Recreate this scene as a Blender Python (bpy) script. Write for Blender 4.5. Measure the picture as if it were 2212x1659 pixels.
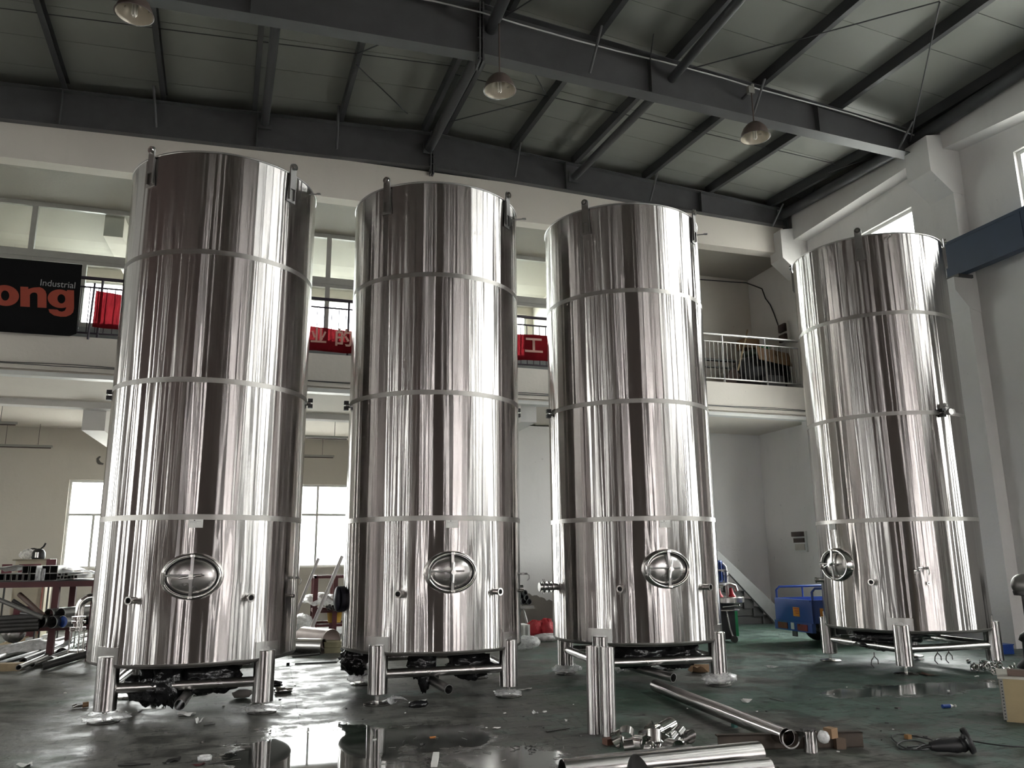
import bpy, math, random
import numpy as np
from math import pi, sin, cos, radians as rad
random.seed(7)
SC = bpy.context.scene
COL = SC.collection
for o in list(bpy.data.objects):
    bpy.data.objects.remove(o)

# ------------------------------------------------------------------ camera
F_PX, PITCH, ROLL, YAW, HC = 1712.7, rad(12.223), rad(-0.6125), rad(16.6), 1.6274
IW, IH = 2212.0, 1659.0
cam_data = bpy.data.cameras.new('camera')
cam_data.sensor_width = 36.0
cam_data.lens = 36.0 * F_PX / IW
cam_data.clip_end = 300
cam = bpy.data.objects.new('camera', cam_data)
COL.objects.link(cam)
cw, sw, cp, sp = cos(YAW), sin(YAW), cos(PITCH), sin(PITCH)
def to_world(v):
    return np.array([v[0]*cw + v[1]*sw, -v[0]*sw + v[1]*cw, v[2]])
_r0, _u0, _f0 = np.array([1., 0, 0]), np.array([0., -sp, cp]), np.array([0., cp, sp])
_right = to_world(_r0*cos(ROLL) - _u0*sin(ROLL)*-1*-1)
# camera axes: image x = cr*X - sr*Yd, image y(down) = sr*X + cr*Yd
_right = to_world(_r0*cos(ROLL) + _u0*sin(ROLL))
_up = to_world(-_r0*sin(ROLL) + _u0*cos(ROLL))
_fwd = to_world(_f0)
from mathutils import Matrix, Vector
M = Matrix.Identity(4)
for i in range(3):
    M[i][0], M[i][1], M[i][2] = _right[i], _up[i], -_fwd[i]
M[0][3], M[1][3], M[2][3] = 0, 0, HC
cam.matrix_world = M
SC.camera = cam

def ray(px, py):
    d = _fwd*F_PX + _right*(px - IW/2) - _up*(py - IH/2)
    return d / np.linalg.norm(d)
def at(px, py, ax, val):
    """the point of the world plane x/y/z = val that the photograph shows at pixel (px, py)"""
    d = ray(px, py); o = np.array([0, 0, HC]); i = 'xyz'.index(ax)
    return o + d * ((val - o[i]) / d[i])

# ------------------------------------------------------------------ world, exposure
W = bpy.data.worlds.new('overcast'); SC.world = W; W.use_nodes = True
W.node_tree.nodes['Background'].inputs[0].default_value = (1.0, 0.965, 0.955, 1)
W.node_tree.nodes['Background'].inputs[1].default_value = 1.0
SC.view_settings.view_transform = 'Standard'
SC.view_settings.look = 'None'
SC.view_settings.gamma = 1.0
SC.view_settings.use_curve_mapping = False
SC.view_settings.exposure = 5.15
cy = SC.cycles
cy.max_bounces = 9; cy.diffuse_bounces = 5; cy.glossy_bounces = 5; cy.transmission_bounces = 4
cy.transparent_max_bounces = 12
cy.caustics_reflective = False; cy.caustics_refractive = False
cy.sample_clamp_indirect = 6.0
cy.use_denoising = True

XL, XR, YF, YB = -7.8, 12.4, -6.0, 22.5       # hall: left, right, front (behind camera), back wall
YM, YG = 16.0, 18.4                            # mezzanine edge, glazed partition

# openings (name, axis, plane, u0, u1, z0, z1); daylight comes in through these
OPEN = [
 ('back', 'y', YB, -5.02, -2.60, 1.42, 3.63), ('back', 'y', YB, -0.30, 2.12, 1.38, 3.60),
 ('back', 'y', YB, -5.6, -2.4, 7.0, 8.95), ('back', 'y', YB, -0.6, 2.9, 7.0, 8.95), ('back', 'y', YB, 4.3, 7.2, 7.0, 8.95),
 ('right', 'x', XR, 12.35, 15.4, 7.45, 8.65), ('right', 'x', XR, 7.3, 9.93, 7.45, 8.62), ('right', 'x', XR, 2.6, 6.4, 7.1, 8.9),
 ('right', 'x', XR, -1.9, 1.9, 7.1, 8.9), ('right', 'x', XR, -5.6, -2.6, 7.1, 8.9),  # high windows of the unseen bays, enlarged to let in more light
 ('right', 'x', XR, 12.3, 15.0, 1.5, 4.4),  # unseen window added behind the right tank to light the stair wall
 ('front', 'y', YF, -7.5, -2.6, 0.0, 5.6), ('front', 'y', YF, 2.8, 12.1, 0.0, 5.6),  # unseen doorways, invented for the tanks to mirror
]
for _c, _w in ((14.3, .9), (12.6, .9), (10.4, .8), (9.2, .6), (7.1, .9), (5.7, .7), (4.5, .6), (2.4, .9), (.9, .8), (-1.5, .9), (-3.4, .8)):  # unseen slit windows, invented as bright stripes for the tanks to mirror
    OPEN.append(('left', 'x', XL, _c-_w*.22, _c+_w*.22, .8, 4.6))
for _c, _w in ((7.0, .7), (5.2, 1.5), (3.5, .7), (2.3, .7), (.9, .6), (-.8, .9), (-2.6, .8), (-4.6, .8)):  # more invented slits, in the unseen right wall, for reflections and light
    OPEN.append(('right', 'x', XR, _c-_w*.22, _c+_w*.22, .4, 4.8))
def portal(side, u0, u1, z0, z1, plane):
    L = bpy.data.lights.new('window_daylight', 'AREA'); L.shape = 'RECTANGLE'
    L.energy = 1.0
    L.cycles.is_portal = True
    o = bpy.data.objects.new('window_daylight', L); COL.objects.link(o)
    c, w, h, e = (u0+u1)/2, u1-u0, z1-z0, 0.02
    if side == 'right': o.location = (plane-e, c, (z0+z1)/2); o.rotation_euler = (0, pi/2, 0); L.size, L.size_y = h, w
    if side == 'left': o.location = (plane+e, c, (z0+z1)/2); o.rotation_euler = (0, -pi/2, 0); L.size, L.size_y = h, w
    if side == 'back': o.location = (c, plane-e, (z0+z1)/2); o.rotation_euler = (-pi/2, 0, 0); L.size, L.size_y = w, h
    if side == 'front': o.location = (c, plane+e, (z0+z1)/2); o.rotation_euler = (pi/2, 0, 0); L.size, L.size_y = w, h
for s, ax, pl, u0, u1, z0, z1 in OPEN:
    portal(s, u0, u1, z0, z1, pl)

# ------------------------------------------------------------------ mesh helper
def vec(*a): return np.array(a, float)
def unit(v):
    v = np.asarray(v, float); return v/np.linalg.norm(v)
def rotz(a):
    c, s = cos(a), sin(a); return np.array([[c, -s, 0], [s, c, 0], [0, 0, 1.]])
def euler(x=0, y=0, z=0):
    cx, sx, cy_, sy = cos(x), sin(x), cos(y), sin(y)
    return rotz(z) @ np.array([[cy_, 0, sy], [0, 1, 0], [-sy, 0, cy_]]) @ np.array([[1, 0, 0], [0, cx, -sx], [0, sx, cx]])
def basis(d):
    d = unit(d); a = vec(0, 0, 1) if abs(d[2]) < .9 else vec(1, 0, 0)
    u = unit(np.cross(a, d)); return u, np.cross(d, u), d

class MB:
    def __init__(s): s.v, s.f, s.s = [], [], []
    def add(s, vs, fs, sm=False):
        n = len(s.v); s.v += [tuple(map(float, p)) for p in vs]
        s.f += [tuple(n+i for i in f) for f in fs]
        s.s += [sm]*len(fs) if isinstance(sm, bool) else list(sm)
        return s
    def hexa(s, p):   # p: bottom 4 ccw, top 4 ccw
        return s.add(p, [(3, 2, 1, 0), (4, 5, 6, 7), (0, 1, 5, 4), (1, 2, 6, 5), (2, 3, 7, 6), (3, 0, 4, 7)])
    def box(s, c, d, R=None):
        x, y, z = [k/2 for k in d]
        p = np.array([(-x, -y, -z), (x, -y, -z), (x, y, -z), (-x, y, -z), (-x, -y, z), (x, -y, z), (x, y, z), (-x, y, z)])
        if R is not None: p = p @ R.T
        return s.hexa(p + np.array(c, float))
    def bb(s, x0, x1, y0, y1, z0, z1):
        return s.box(((x0+x1)/2, (y0+y1)/2, (z0+z1)/2), (x1-x0, y1-y0, z1-z0))
    def tube(s, pts, r, n=12, caps=True):
        pts = [np.asarray(p, float) for p in pts]; m = len(pts)
        rr = [r]*m if np.isscalar(r) else r
        u = None; rings = []
        for i in range(m):
            d = pts[min(i+1, m-1)] - pts[max(i-1, 0)]; d = unit(d)
            if u is None: u, w, _ = basis(d)
            else:
                u = u - d*np.dot(u, d); u = unit(u); w = np.cross(d, u)
            rings.append([pts[i] + rr[i]*(cos(2*pi*k/n)*u + sin(2*pi*k/n)*w) for k in range(n)])
        fs = [(i*n+k, i*n+(k+1) % n, (i+1)*n+(k+1) % n, (i+1)*n+k) for i in range(m-1) for k in range(n)]
        s.add([p for q in rings for p in q], fs, True)
        if caps:
            s.add(rings[0], [tuple(range(n))[::-1]]); s.add(rings[-1], [tuple(range(n))])
        return s
    def pipe(s, p0, p1, ro, ri, n=20):   # open hollow pipe
        p0, p1 = np.asarray(p0, float), np.asarray(p1, float); u, w, d = basis(p1-p0)
        def ring(p, r): return [p + r*(cos(2*pi*k/n)*u + sin(2*pi*k/n)*w) for k in range(n)]
        A, B, Cc, D = ring(p0, ro), ring(p1, ro), ring(p0, ri), ring(p1, ri)
        q = [(k, (k+1) % n, n+(k+1) % n, n+k) for k in range(n)]
        s.add(A+B, q, True); s.add(Cc+D, [f[::-1] for f in q], True)
        s.add(A+Cc, [f[::-1] for f in q]); s.add(B+D, q)
        return s
    def lathe(s, prof, n=32, o=(0, 0, 0), ax=(0, 0, 1), sm=True, sharp=()):
        u, w, d = basis(ax); o = np.asarray(o, float)
        seg = [[]]
        for i, p in enumerate(prof):
            seg[-1].append(p)
            if i in sharp: seg.append([p])
        for sg in seg:
            if len(sg) < 2: continue
            vs = [o + z*d + r*(cos(2*pi*k/n)*u + sin(2*pi*k/n)*w) for r, z in sg for k in range(n)]
            s.add(vs, [(i*n+k, i*n+(k+1) % n, (i+1)*n+(k+1) % n, (i+1)*n+k) for i in range(len(sg)-1) for k in range(n)], sm)
        return s
    def ball(s, c, r, n=14, m=8, R=None):
        r = np.array([r]*3 if np.isscalar(r) else r, float); c = np.asarray(c, float); vs = []
        for i in range(m+1):
            t = pi*i/m
            for k in range(n):
                p = np.array([sin(t)*cos(2*pi*k/n), sin(t)*sin(2*pi*k/n), cos(t)])*r
                if R is not None: p = R @ p
                vs.append(c+p)
        return s.add(vs, [(i*n+k, (i+1)*n+k, (i+1)*n+(k+1) % n, i*n+(k+1) % n) for i in range(m) for k in range(n)], True)
    def prism(s, poly, o, ux, uy, depth):   # polygon in plane (ux,uy) at o, extruded by depth along ux x uy
        ux, uy, o = unit(ux), unit(uy), np.asarray(o, float); nn = np.cross(ux, uy); k = len(poly)
        A = [o + a*ux + b*uy for a, b in poly]; B = [p + depth*nn for p in A]
        s.add(A, [tuple(range(k))[::-1]]); s.add(B, [tuple(range(k))])
        return s.add(A+B, [(i, (i+1) % k, k+(i+1) % k, k+i) for i in range(k)])
    def grid(s, fn, nu, nv, wrap=False, sm=True):
        vs = [fn(i/nu, j/nv) for j in range(nv+1) for i in range(nu if wrap else nu+1)]
        w = nu if wrap else nu+1
        return s.add(vs, [(j*w+i, j*w+(i+1) % w, (j+1)*w+(i+1) % w, (j+1)*w+i) for j in range(nv) for i in range(nu)], sm)
    def sheet(s, fn, nu, nv, t=0.003):      # crumpled sheet with a little thickness
        s.grid(fn, nu, nv); s.grid(lambda a, b: np.asarray(fn(1-a, b)) - vec(0, 0, t), nu, nv)
        return s
    def build(s, name, mat, parent=None, loc=None, rot=None):
        me = bpy.data.meshes.new(name); me.from_pydata(s.v, [], s.f)
        me.polygons.foreach_set('use_smooth', s.s); me.materials.append(mat); me.update()
        o = bpy.data.objects.new(name, me); COL.objects.link(o)
        if parent is not None: o.parent = parent
        if loc is not None: o.location = loc
        if rot is not None: o.rotation_euler = rot
        return o

def tag(o, label=None, cat=None, group=None, kind=None):
    if label: o['label'] = label
    if cat: o['category'] = cat
    if group: o['group'] = group
    if kind: o['kind'] = kind
    return o
def thing(name, label, cat, loc=(0, 0, 0), rz=0, group=None):
    o = bpy.data.objects.new(name, None); COL.objects.link(o); o.empty_display_size = .1
    o.location = loc; o.rotation_euler = (0, 0, rz)
    return tag(o, label, cat, group)
def struct(name, mb, m, label=None, parent=None):
    o = mb.build(name, m, parent)
    if parent is None: o['kind'] = 'structure'
    if label: o['label'] = label
    return o
def frame_empty(name, label=None):
    o = bpy.data.objects.new(name, None); COL.objects.link(o); o['kind'] = 'structure'
    if label: o['label'] = label
    return o
def dup(root, loc, rz=0, label=None, group=None):
    r = root.copy(); COL.objects.link(r); r.location = loc; r.rotation_euler = (0, 0, rz)
    if label: r['label'] = label
    if group: r['group'] = group
    for ch in list(root.children):
        c = ch.copy(); COL.objects.link(c); c.parent = r
        for g in list(ch.children):
            d = g.copy(); COL.objects.link(d); d.parent = c
    return r

# ------------------------------------------------------------------ materials
class NT:
    def __init__(s, m): s.t = m.node_tree; s.n = s.t.nodes; s.l = s.t.links
    def new(s, ty, **kw):
        n = s.n.new(ty)
        for k, v in kw.items():
            if k.startswith('i_'): n.inputs[k[2:].replace('_', ' ')].default_value = v
            else: setattr(n, k, v)
        return n
    def link(s, a, b): s.l.new(a, b)
    def math(s, op, a, b=None, clamp=False):
        n = s.n.new('ShaderNodeMath'); n.operation = op; n.use_clamp = clamp
        for i, x in enumerate((a, b)):
            if x is None: continue
            if isinstance(x, (int, float)): n.inputs[i].default_value = x
            else: s.l.new(x, n.inputs[i])
        return n.outputs[0]
    def mix(s, fac, a, b):
        n = s.n.new('ShaderNodeMix'); n.data_type = 'RGBA'
        for k, x in ((0, fac), (6, a), (7, b)):
            if isinstance(x, (int, float)): n.inputs[k].default_value = x
            elif isinstance(x, tuple): n.inputs[k].default_value = (*x, 1) if len(x) == 3 else x
            else: s.l.new(x, n.inputs[k])
        return n.outputs[2]
    def ramp(s, fac, p0, p1, a=0.0, b=1.0):
        n = s.n.new('ShaderNodeMapRange'); n.inputs[1].default_value = p0; n.inputs[2].default_value = p1
        n.inputs[3].default_value = a; n.inputs[4].default_value = b; s.l.new(fac, n.inputs[0]); return n.outputs[0]
    def noise(s, vecsock, scale, detail=3, rough=.55, dim='3D'):
        n = s.n.new('ShaderNodeTexNoise'); n.noise_dimensions = dim
        n.inputs['Scale'].default_value = scale; n.inputs['Detail'].default_value = detail; n.inputs['Roughness'].default_value = rough
        if vecsock is not None: s.l.new(vecsock, n.inputs['Vector'])
        return n.outputs[0]
MATS = {}
def mat(name, col, rough=.6, metal=0.0, vary=.12, scale=6, bump=0.0, bscale=40, alpha=None, spec=None, aniso=0, rvary=0.1):
    if name in MATS: return MATS[name]
    m = bpy.data.materials.new(name); m.use_nodes = True; t = NT(m); b = t.n['Principled BSDF']
    tc = t.new('ShaderNodeTexCoord').outputs['Object']
    nz = t.noise(tc, scale, 4)
    f = t.ramp(nz, .3, .7)
    t.link(t.mix(f, tuple(c*(1-vary) for c in col), tuple(min(1, c*(1+vary)) for c in col)), b.inputs['Base Color'])
    t.link(t.ramp(nz, .3, .7, max(.02, rough-rvary*rough), rough+rvary*rough), b.inputs['Roughness'])
    b.inputs['Metallic'].default_value = metal
    if spec is not None: b.inputs['Specular IOR Level'].default_value = spec
    if bump:
        bp = t.new('ShaderNodeBump'); bp.inputs['Strength'].default_value = 1.0; bp.inputs['Distance'].default_value = bump
        t.link(t.noise(tc, bscale, 3), bp.inputs['Height']); t.link(bp.outputs[0], b.inputs['Normal'])
    if aniso: b.inputs['Anisotropic'].default_value = aniso
    MATS[name] = m
    return m

def wall_mat(name, base, stain=.10):
    m = bpy.data.materials.new(name); m.use_nodes = True; t = NT(m); b = t.n['Principled BSDF']
    tc = t.new('ShaderNodeTexCoord').outputs['Object']
    mp = t.new('ShaderNodeMapping'); t.link(tc, mp.inputs[0]); mp.inputs['Scale'].default_value = (1, 1, .35)
    big = t.ramp(t.noise(tc, .6, 4), .35, .7)
    streak = t.ramp(t.noise(mp.outputs[0], 3.5, 5, .65), .55, .8)
    c = t.mix(big, tuple(x*.94 for x in base), base)
    c = t.mix(t.math('MULTIPLY', streak, stain), c, tuple(x*.55 for x in base))
    spot = t.ramp(t.noise(tc, 9, 2), .74, .78)
    c = t.mix(t.math('MULTIPLY', spot, .35), c, tuple(x*.45 for x in base))
    t.link(c, b.inputs['Base Color']); b.inputs['Roughness'].default_value = .75
    bp = t.new('ShaderNodeBump'); bp.inputs['Distance'].default_value = .004; t.link(t.noise(tc, 14, 4), bp.inputs['Height']); t.link(bp.outputs[0], b.inputs['Normal'])
    MATS[name] = m
    return m

def steel(name, col=(.62, .60, .58), rough=.24, aniso=.85, wave=0.0, wscale=9.0, tangent='Z', bands=False, grain=.40):
    """brushed stainless: grain runs round the axis, so highlights stretch along it; sheet waviness varies with the angle only"""
    m = bpy.data.materials.new(name); m.use_nodes = True; t = NT(m); b = t.n['Principled BSDF']
    b.inputs['Metallic'].default_value = 1; b.inputs['Base Color'].default_value = (*col, 1)
    tco = t.new('ShaderNodeTexCoord').outputs['Object']
    b.inputs['Anisotropic'].default_value = aniso; b.inputs['Anisotropic Rotation'].default_value = .25
    tg = t.new('ShaderNodeTangent', direction_type='RADIAL', axis=tangent); t.link(tg.outputs[0], b.inputs['Tangent'])
    sx = t.new('ShaderNodeSeparateXYZ'); t.link(tco, sx.inputs[0])
    cb = t.new('ShaderNodeCombineXYZ'); t.link(sx.outputs[0], cb.inputs[0]); t.link(sx.outputs[1], cb.inputs[1])
    if bands:   # each course of plate has its own waviness
        k = t.math('FLOOR', t.math('DIVIDE', t.math('SUBTRACT', sx.outputs[2], .568), 1.5))
        t.link(t.math('ADD', t.math('MULTIPLY', k, .05), t.math('MULTIPLY', sx.outputs[2], .012)), cb.inputs[2])
    else: t.link(t.math('MULTIPLY', sx.outputs[2], .02), cb.inputs[2])
    fine = t.noise(tco, 3.0, 3)
    t.link(t.ramp(fine, .3, .7, rough*.9, rough*1.12), b.inputs['Roughness'])
    if wave:
        h = t.math('ADD', t.noise(cb.outputs[0], wscale, 0, .45), t.math('MULTIPLY', t.noise(cb.outputs[0], wscale*2.4, 0, .5), .55))
        h = t.math('ADD', h, t.math('MULTIPLY', t.noise(cb.outputs[0], wscale*5, 0, .5), .06))
        bp = t.new('ShaderNodeBump'); bp.inputs['Distance'].default_value = wave; bp.inputs['Strength'].default_value = 1.0
        t.link(h, bp.inputs['Height']); nrm = bp.outputs[0]
    else: nrm = t.new('ShaderNodeNewGeometry').outputs['Normal']
    # the grain: fine grinding lines run round the axis and tip the normal along it
    ax = t.new('ShaderNodeVectorTransform', vector_type='VECTOR', convert_from='OBJECT', convert_to='WORLD'); ax.inputs[0].default_value = (0, 0, 1)
    sc = t.new('ShaderNodeVectorMath', operation='SCALE'); sc.inputs[3].default_value = 997.0; t.link(tco, sc.inputs[0])
    w1 = t.new('ShaderNodeTexWhiteNoise'); t.link(sc.outputs[0], w1.inputs[0]); spl = t.new('ShaderNodeSeparateColor'); t.link(w1.outputs[1], spl.inputs[0])
    tri = t.math('MULTIPLY', t.math('SUBTRACT', t.math('ADD', spl.outputs[0], spl.outputs[1]), 1.0), grain)
    s2 = t.new('ShaderNodeVectorMath', operation='SCALE'); t.link(ax.outputs[0], s2.inputs[0]); t.link(tri, s2.inputs[3])
    ad = t.new('ShaderNodeVectorMath', operation='ADD'); t.link(nrm, ad.inputs[0]); t.link(s2.outputs[0], ad.inputs[1])
    nn = t.new('ShaderNodeVectorMath', operation='NORMALIZE'); t.link(ad.outputs[0], nn.inputs[0]); t.link(nn.outputs[0], b.inputs['Normal'])
    MATS[name] = m
    return m

def glass(name, tint=(.93, .96, .95), refl=.06, rough=.02):
    m = bpy.data.materials.new(name); m.use_nodes = True; t = NT(m); t.n.remove(t.n['Principled BSDF'])
    tr = t.new('ShaderNodeBsdfTransparent'); tr.inputs[0].default_value = (*tint, 1)
    gl = t.new('ShaderNodeBsdfGlossy'); gl.inputs['Roughness'].default_value = rough
    lw = t.new('ShaderNodeLayerWeight'); lw.inputs[0].default_value = .12
    nz = t.noise(t.new('ShaderNodeTexCoord').outputs['Object'], 3, 3)
    mx = t.new('ShaderNodeMixShader'); t.link(t.math('ADD', t.math('MULTIPLY', lw.outputs[0], .5), t.ramp(nz, .3, .7, refl*.6, refl*1.4)), mx.inputs[0])
    t.link(tr.outputs[0], mx.inputs[1]); t.link(gl.outputs[0], mx.inputs[2]); t.link(mx.outputs[0], t.n['Material Output'].inputs[0])
    MATS[name] = m
    return m

def film(name, tint=(.8, .8, .8), clear=.55, bump=.01):
    """crinkled clear plastic film"""
    m = bpy.data.materials.new(name); m.use_nodes = True; t = NT(m); b = t.n['Principled BSDF']
    tc = t.new('ShaderNodeTexCoord').outputs['Object']
    nz = t.noise(tc, 14, 4, .6)
    b.inputs['Base Color'].default_value = (*tint, 1); b.inputs['Roughness'].default_value = .15
    bp = t.new('ShaderNodeBump'); bp.inputs['Distance'].default_value = bump; t.link(nz, bp.inputs['Height']); t.link(bp.outputs[0], b.inputs['Normal'])
    t.link(t.ramp(nz, .35, .65, 1-clear-.2, 1-clear+.2), b.inputs['Alpha'])
    MATS[name] = m
    return m

def cloth(name, col, trans=.45):
    m = bpy.data.materials.new(name); m.use_nodes = True; t = NT(m); t.n.remove(t.n['Principled BSDF'])
    tc = t.new('ShaderNodeTexCoord').outputs['Object']
    c = t.mix(t.ramp(t.noise(tc, 5, 3), .3, .7), tuple(x*.85 for x in col), col)
    d = t.new('ShaderNodeBsdfDiffuse'); tl = t.new('ShaderNodeBsdfTranslucent'); tr = t.new('ShaderNodeBsdfTransparent')
    t.link(c, d.inputs[0]); t.link(c, tl.inputs[0]); t.link(c, tr.inputs[0])
    m1 = t.new('ShaderNodeMixShader'); m1.inputs[0].default_value = trans; t.link(d.outputs[0], m1.inputs[1]); t.link(tl.outputs[0], m1.inputs[2])
    m2 = t.new('ShaderNodeMixShader'); m2.inputs[0].default_value = .10; t.link(m1.outputs[0], m2.inputs[1]); t.link(tr.outputs[0], m2.inputs[2])
    t.link(m2.outputs[0], t.n['Material Output'].inputs[0]); MATS[name] = m
    return m

def floor_mat():
    m = bpy.data.materials.new('painted_concrete'); m.use_nodes = True; t = NT(m); b = t.n['Principled BSDF']
    P = t.new('ShaderNodeNewGeometry').outputs['Position']
    sx = t.new('ShaderNodeSeparateXYZ'); t.link(P, sx.inputs[0]); X, Y = sx.outputs[0], sx.outputs[1]
    n1 = t.noise(P, .55, 5, .6); n2 = t.noise(P, 2.6, 8, .72); n3 = t.noise(P, 16, 4, .6)
    # worn green paint: kept better on the right hand side of the hall
    g = t.math('ADD', t.ramp(X, -2, 9, -.30, .15), t.math('ADD', t.math('MULTIPLY', n1, 1.1), t.math('MULTIPLY', n2, .55)))
    gm = t.ramp(g, .74, .90)
    conc = t.mix(t.ramp(n2, .42, .58), (.045, .045, .040), (.165, .163, .148))
    green = t.mix(t.ramp(n2, .42, .58), (.048, .080, .068), (.118, .166, .146))
    c = t.mix(gm, conc, green)
    br = t.ramp(t.noise(P, .35, 3), .52, .60)
    c = t.mix(t.math('MULTIPLY', br, .45), c, (.030, .085, .045))
    mp = t.new('ShaderNodeMapping'); t.link(P, mp.inputs[0]); mp.inputs['Scale'].default_value = (1.0, 3.2, 1)
    scr = t.ramp(t.noise(mp.outputs[0], 3.4, 8, .75), .53, .60)
    c = t.mix(t.math('MULTIPLY', scr, .75), c, (.022, .022, .020))
    mp2 = t.new('ShaderNodeMapping'); t.link(P, mp2.inputs[0]); mp2.inputs['Scale'].default_value = (5.5, 1.2, 1); mp2.inputs['Rotation'].default_value = (0, 0, .5)
    scr2 = t.ramp(t.noise(mp2.outputs[0], 3.0, 7, .75), .55, .62)
    c = t.mix(t.math('MULTIPLY', scr2, .6), c, (.020, .020, .019))
    lite = t.ramp(t.noise(mp.outputs[0], 7.0, 6, .75), .56, .64)
    c = t.mix(t.math('MULTIPLY', lite, .30), c, (.20, .20, .185))
    dust = t.ramp(n3, .57, .68)
    c = t.mix(t.math('MULTIPLY', dust, .36), c, (.24, .23, .21))
    # puddles
    pud = None
    wob = t.math('ADD', t.math('MULTIPLY', t.noise(P, 1.9, 6, .68), 1.9), -.95)
    for (cx, cy_, rx, ry) in ((.52, 7.45, .85, 1.25), (1.45, 7.75, .62, .62), (1.95, 6.7, .5, .5), (7.55, 8.35, 1.4, .40)):
        dx = t.math('DIVIDE', t.math('SUBTRACT', X, cx), rx); dy = t.math('DIVIDE', t.math('SUBTRACT', Y, cy_), ry)
        d = t.math('ADD', t.math('SQRT', t.math('ADD', t.math('MULTIPLY', dx, dx), t.math('MULTIPLY', dy, dy))), wob)
        k = t.ramp(d, 1.06, .86)
        pud = k if pud is None else t.math('MAXIMUM', pud, k)
    c = t.mix(t.math('MULTIPLY', pud, .55), c, (.018, .020, .018))
    # saw-cut joints between the floor bays
    for S_, off, per in ((X, .35, 6.0), (Y, 1.3, 4.6)):
        q = t.math('ABSOLUTE', t.math('SUBTRACT', t.math('FRACT', t.math('DIVIDE', t.math('ADD', S_, 60-off), per)), .5))
        c = t.mix(t.math('MULTIPLY', t.ramp(q, .4985, .4992), .7), c, (.012, .012, .012))
    t.link(c, b.inputs['Base Color']); t.link(t.ramp(pud, 0, 1, .12, .5), b.inputs['Specular IOR Level'])
    r = t.math('ADD', t.ramp(n2, .42, .58, .34, .60), t.math('MULTIPLY', dust, .12))
    rr = t.new('ShaderNodeMix'); rr.data_type = 'FLOAT'; t.link(pud, rr.inputs[0]); t.link(r, rr.inputs[2]); t.link(t.ramp(X, .95, 1.15, .025, .13), rr.inputs[3])
    t.link(rr.outputs[0], b.inputs['Roughness'])
    bp = t.new('ShaderNodeBump'); h = t.math('ADD', t.math('MULTIPLY', n3, .35), n2)
    t.link(t.math('MULTIPLY', h, t.math('SUBTRACT', 1.0, pud)), bp.inputs['Height']); bp.inputs['Distance'].default_value = .012; bp.inputs['Strength'].default_value = .6
    t.link(bp.outputs[0], b.inputs['Normal'])
    MATS['floor'] = m
    return m

PLASTER = wall_mat('cream_plaster', (.68, .64, .575))
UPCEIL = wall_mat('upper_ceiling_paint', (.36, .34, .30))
WHITEW = wall_mat('white_wall', (.76, .74, .725), .16)
HEADW = wall_mat('header_plaster', (.74, .69, .63))
REAR = wall_mat('rear_shade_tone', (.14, .10, .093), .2)  # dark tone stands in for the unlit hall that the tanks mirror
ROOFP = mat('roof_panel', (.25, .255, .232), .45, vary=.05, scale=1.2)
GREYST = mat('dark_grey_paint_steel', (.088, .088, .092), .5, vary=.12, scale=3)
PURL = mat('purlin_steel', (.055, .056, .060), .5, vary=.1, scale=2)
BLUEST = mat('blue_grey_steel', (.035, .055, .10), .45, vary=.12, scale=2)
SHELL = steel('brushed_shell', (.45, .428, .415), rough=.115, aniso=.6, wave=.0078, wscale=7.5, bands=True)
BAND = mat('ground_weld_band', (.31, .295, .28), .42, 1, .05, 8)
STEEL = mat('satin_stainless', (.48, .465, .45), .26, 1, .06, 5)
TUBE = steel('bright_tube', (.42, .40, .39), rough=.13, aniso=.6, wave=.0010, wscale=30)
DARKST = mat('dull_stainless', (.40, .39, .38), .34, 1, .08, 4)  # darker and rougher than the satin stainless
CHROME = mat('polished_stainless', (.72, .71, .69), .10, 1, .04, 6)
BLACK = mat('black_rubber', (.012, .012, .013), .5, vary=.2)
BLACKPL = mat('black_plastic_sheet', (.010, .010, .011), .22, vary=.2, bump=.02, bscale=9)
IRON = mat('dark_purple_iron', (.040, .030, .045), .45, vary=.1)
RUST = mat('red_oxide_steel', (.085, .022, .024), .55, vary=.2, scale=4)
WHITEP = mat('white_paint', (.72, .72, .70), .45, vary=.03)
ALU = mat('grey_aluminium_frame', (.33, .325, .30), .5, vary=.05)
CREAM = mat('cream_laminate', (.62, .57, .44), .5, vary=.06)
MAROON = mat('maroon_laminate', (.16, .045, .055), .45, vary=.1)
WOODB = mat('raw_timber', (.33, .25, .15), .7, vary=.22, scale=8, bump=.003)
PLYW = mat('plywood', (.30, .235, .13), .65, vary=.16, scale=3)
CARD = mat('brown_cardboard', (.25, .155, .085), .8, vary=.15)
BLUEP = mat('blue_paint', (.014, .055, .27), .4, vary=.12, scale=3)
CLEAR = film('clear_film')
BAGW = film('white_bag', (.8, .8, .79), .30, .02)
PAPER = mat('white_paper', (.72, .71, .68), .7, vary=.08, bump=.004)
GLASS = glass('window_glass')
REDC = cloth('red_cloth', (.125, .008, .011), .3)
BLKC = mat('black_banner_cloth', (.005, .005, .0055), .75, vary=.2, scale=3, spec=.15)
ORANGE = mat('orange_print', (.33, .055, .03), .6, vary=.08)
GREYTX = mat('grey_print', (.34, .34, .34), .6, vary=.04)
PINKTX = mat('pale_print', (.55, .33, .27), .6, vary=.05)
PIPEG = mat('grey_mill_steel', (.23, .225, .215), .42, .8, .18, 6)
PIPED = mat('dark_steel_pipe', (.07, .068, .066), .45, .6, .2, 6)
YELL = mat('yellow_plastic', (.55, .33, .05), .5, vary=.1)
GREENP = mat('green_plastic', (.03, .32, .12), .45, vary=.1)
REDP = mat('red_plastic', (.50, .015, .03), .35, vary=.1)
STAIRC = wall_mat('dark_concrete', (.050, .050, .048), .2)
SKIRT = mat('grey_stringer', (.24, .24, .235), .7, vary=.08)
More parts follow.
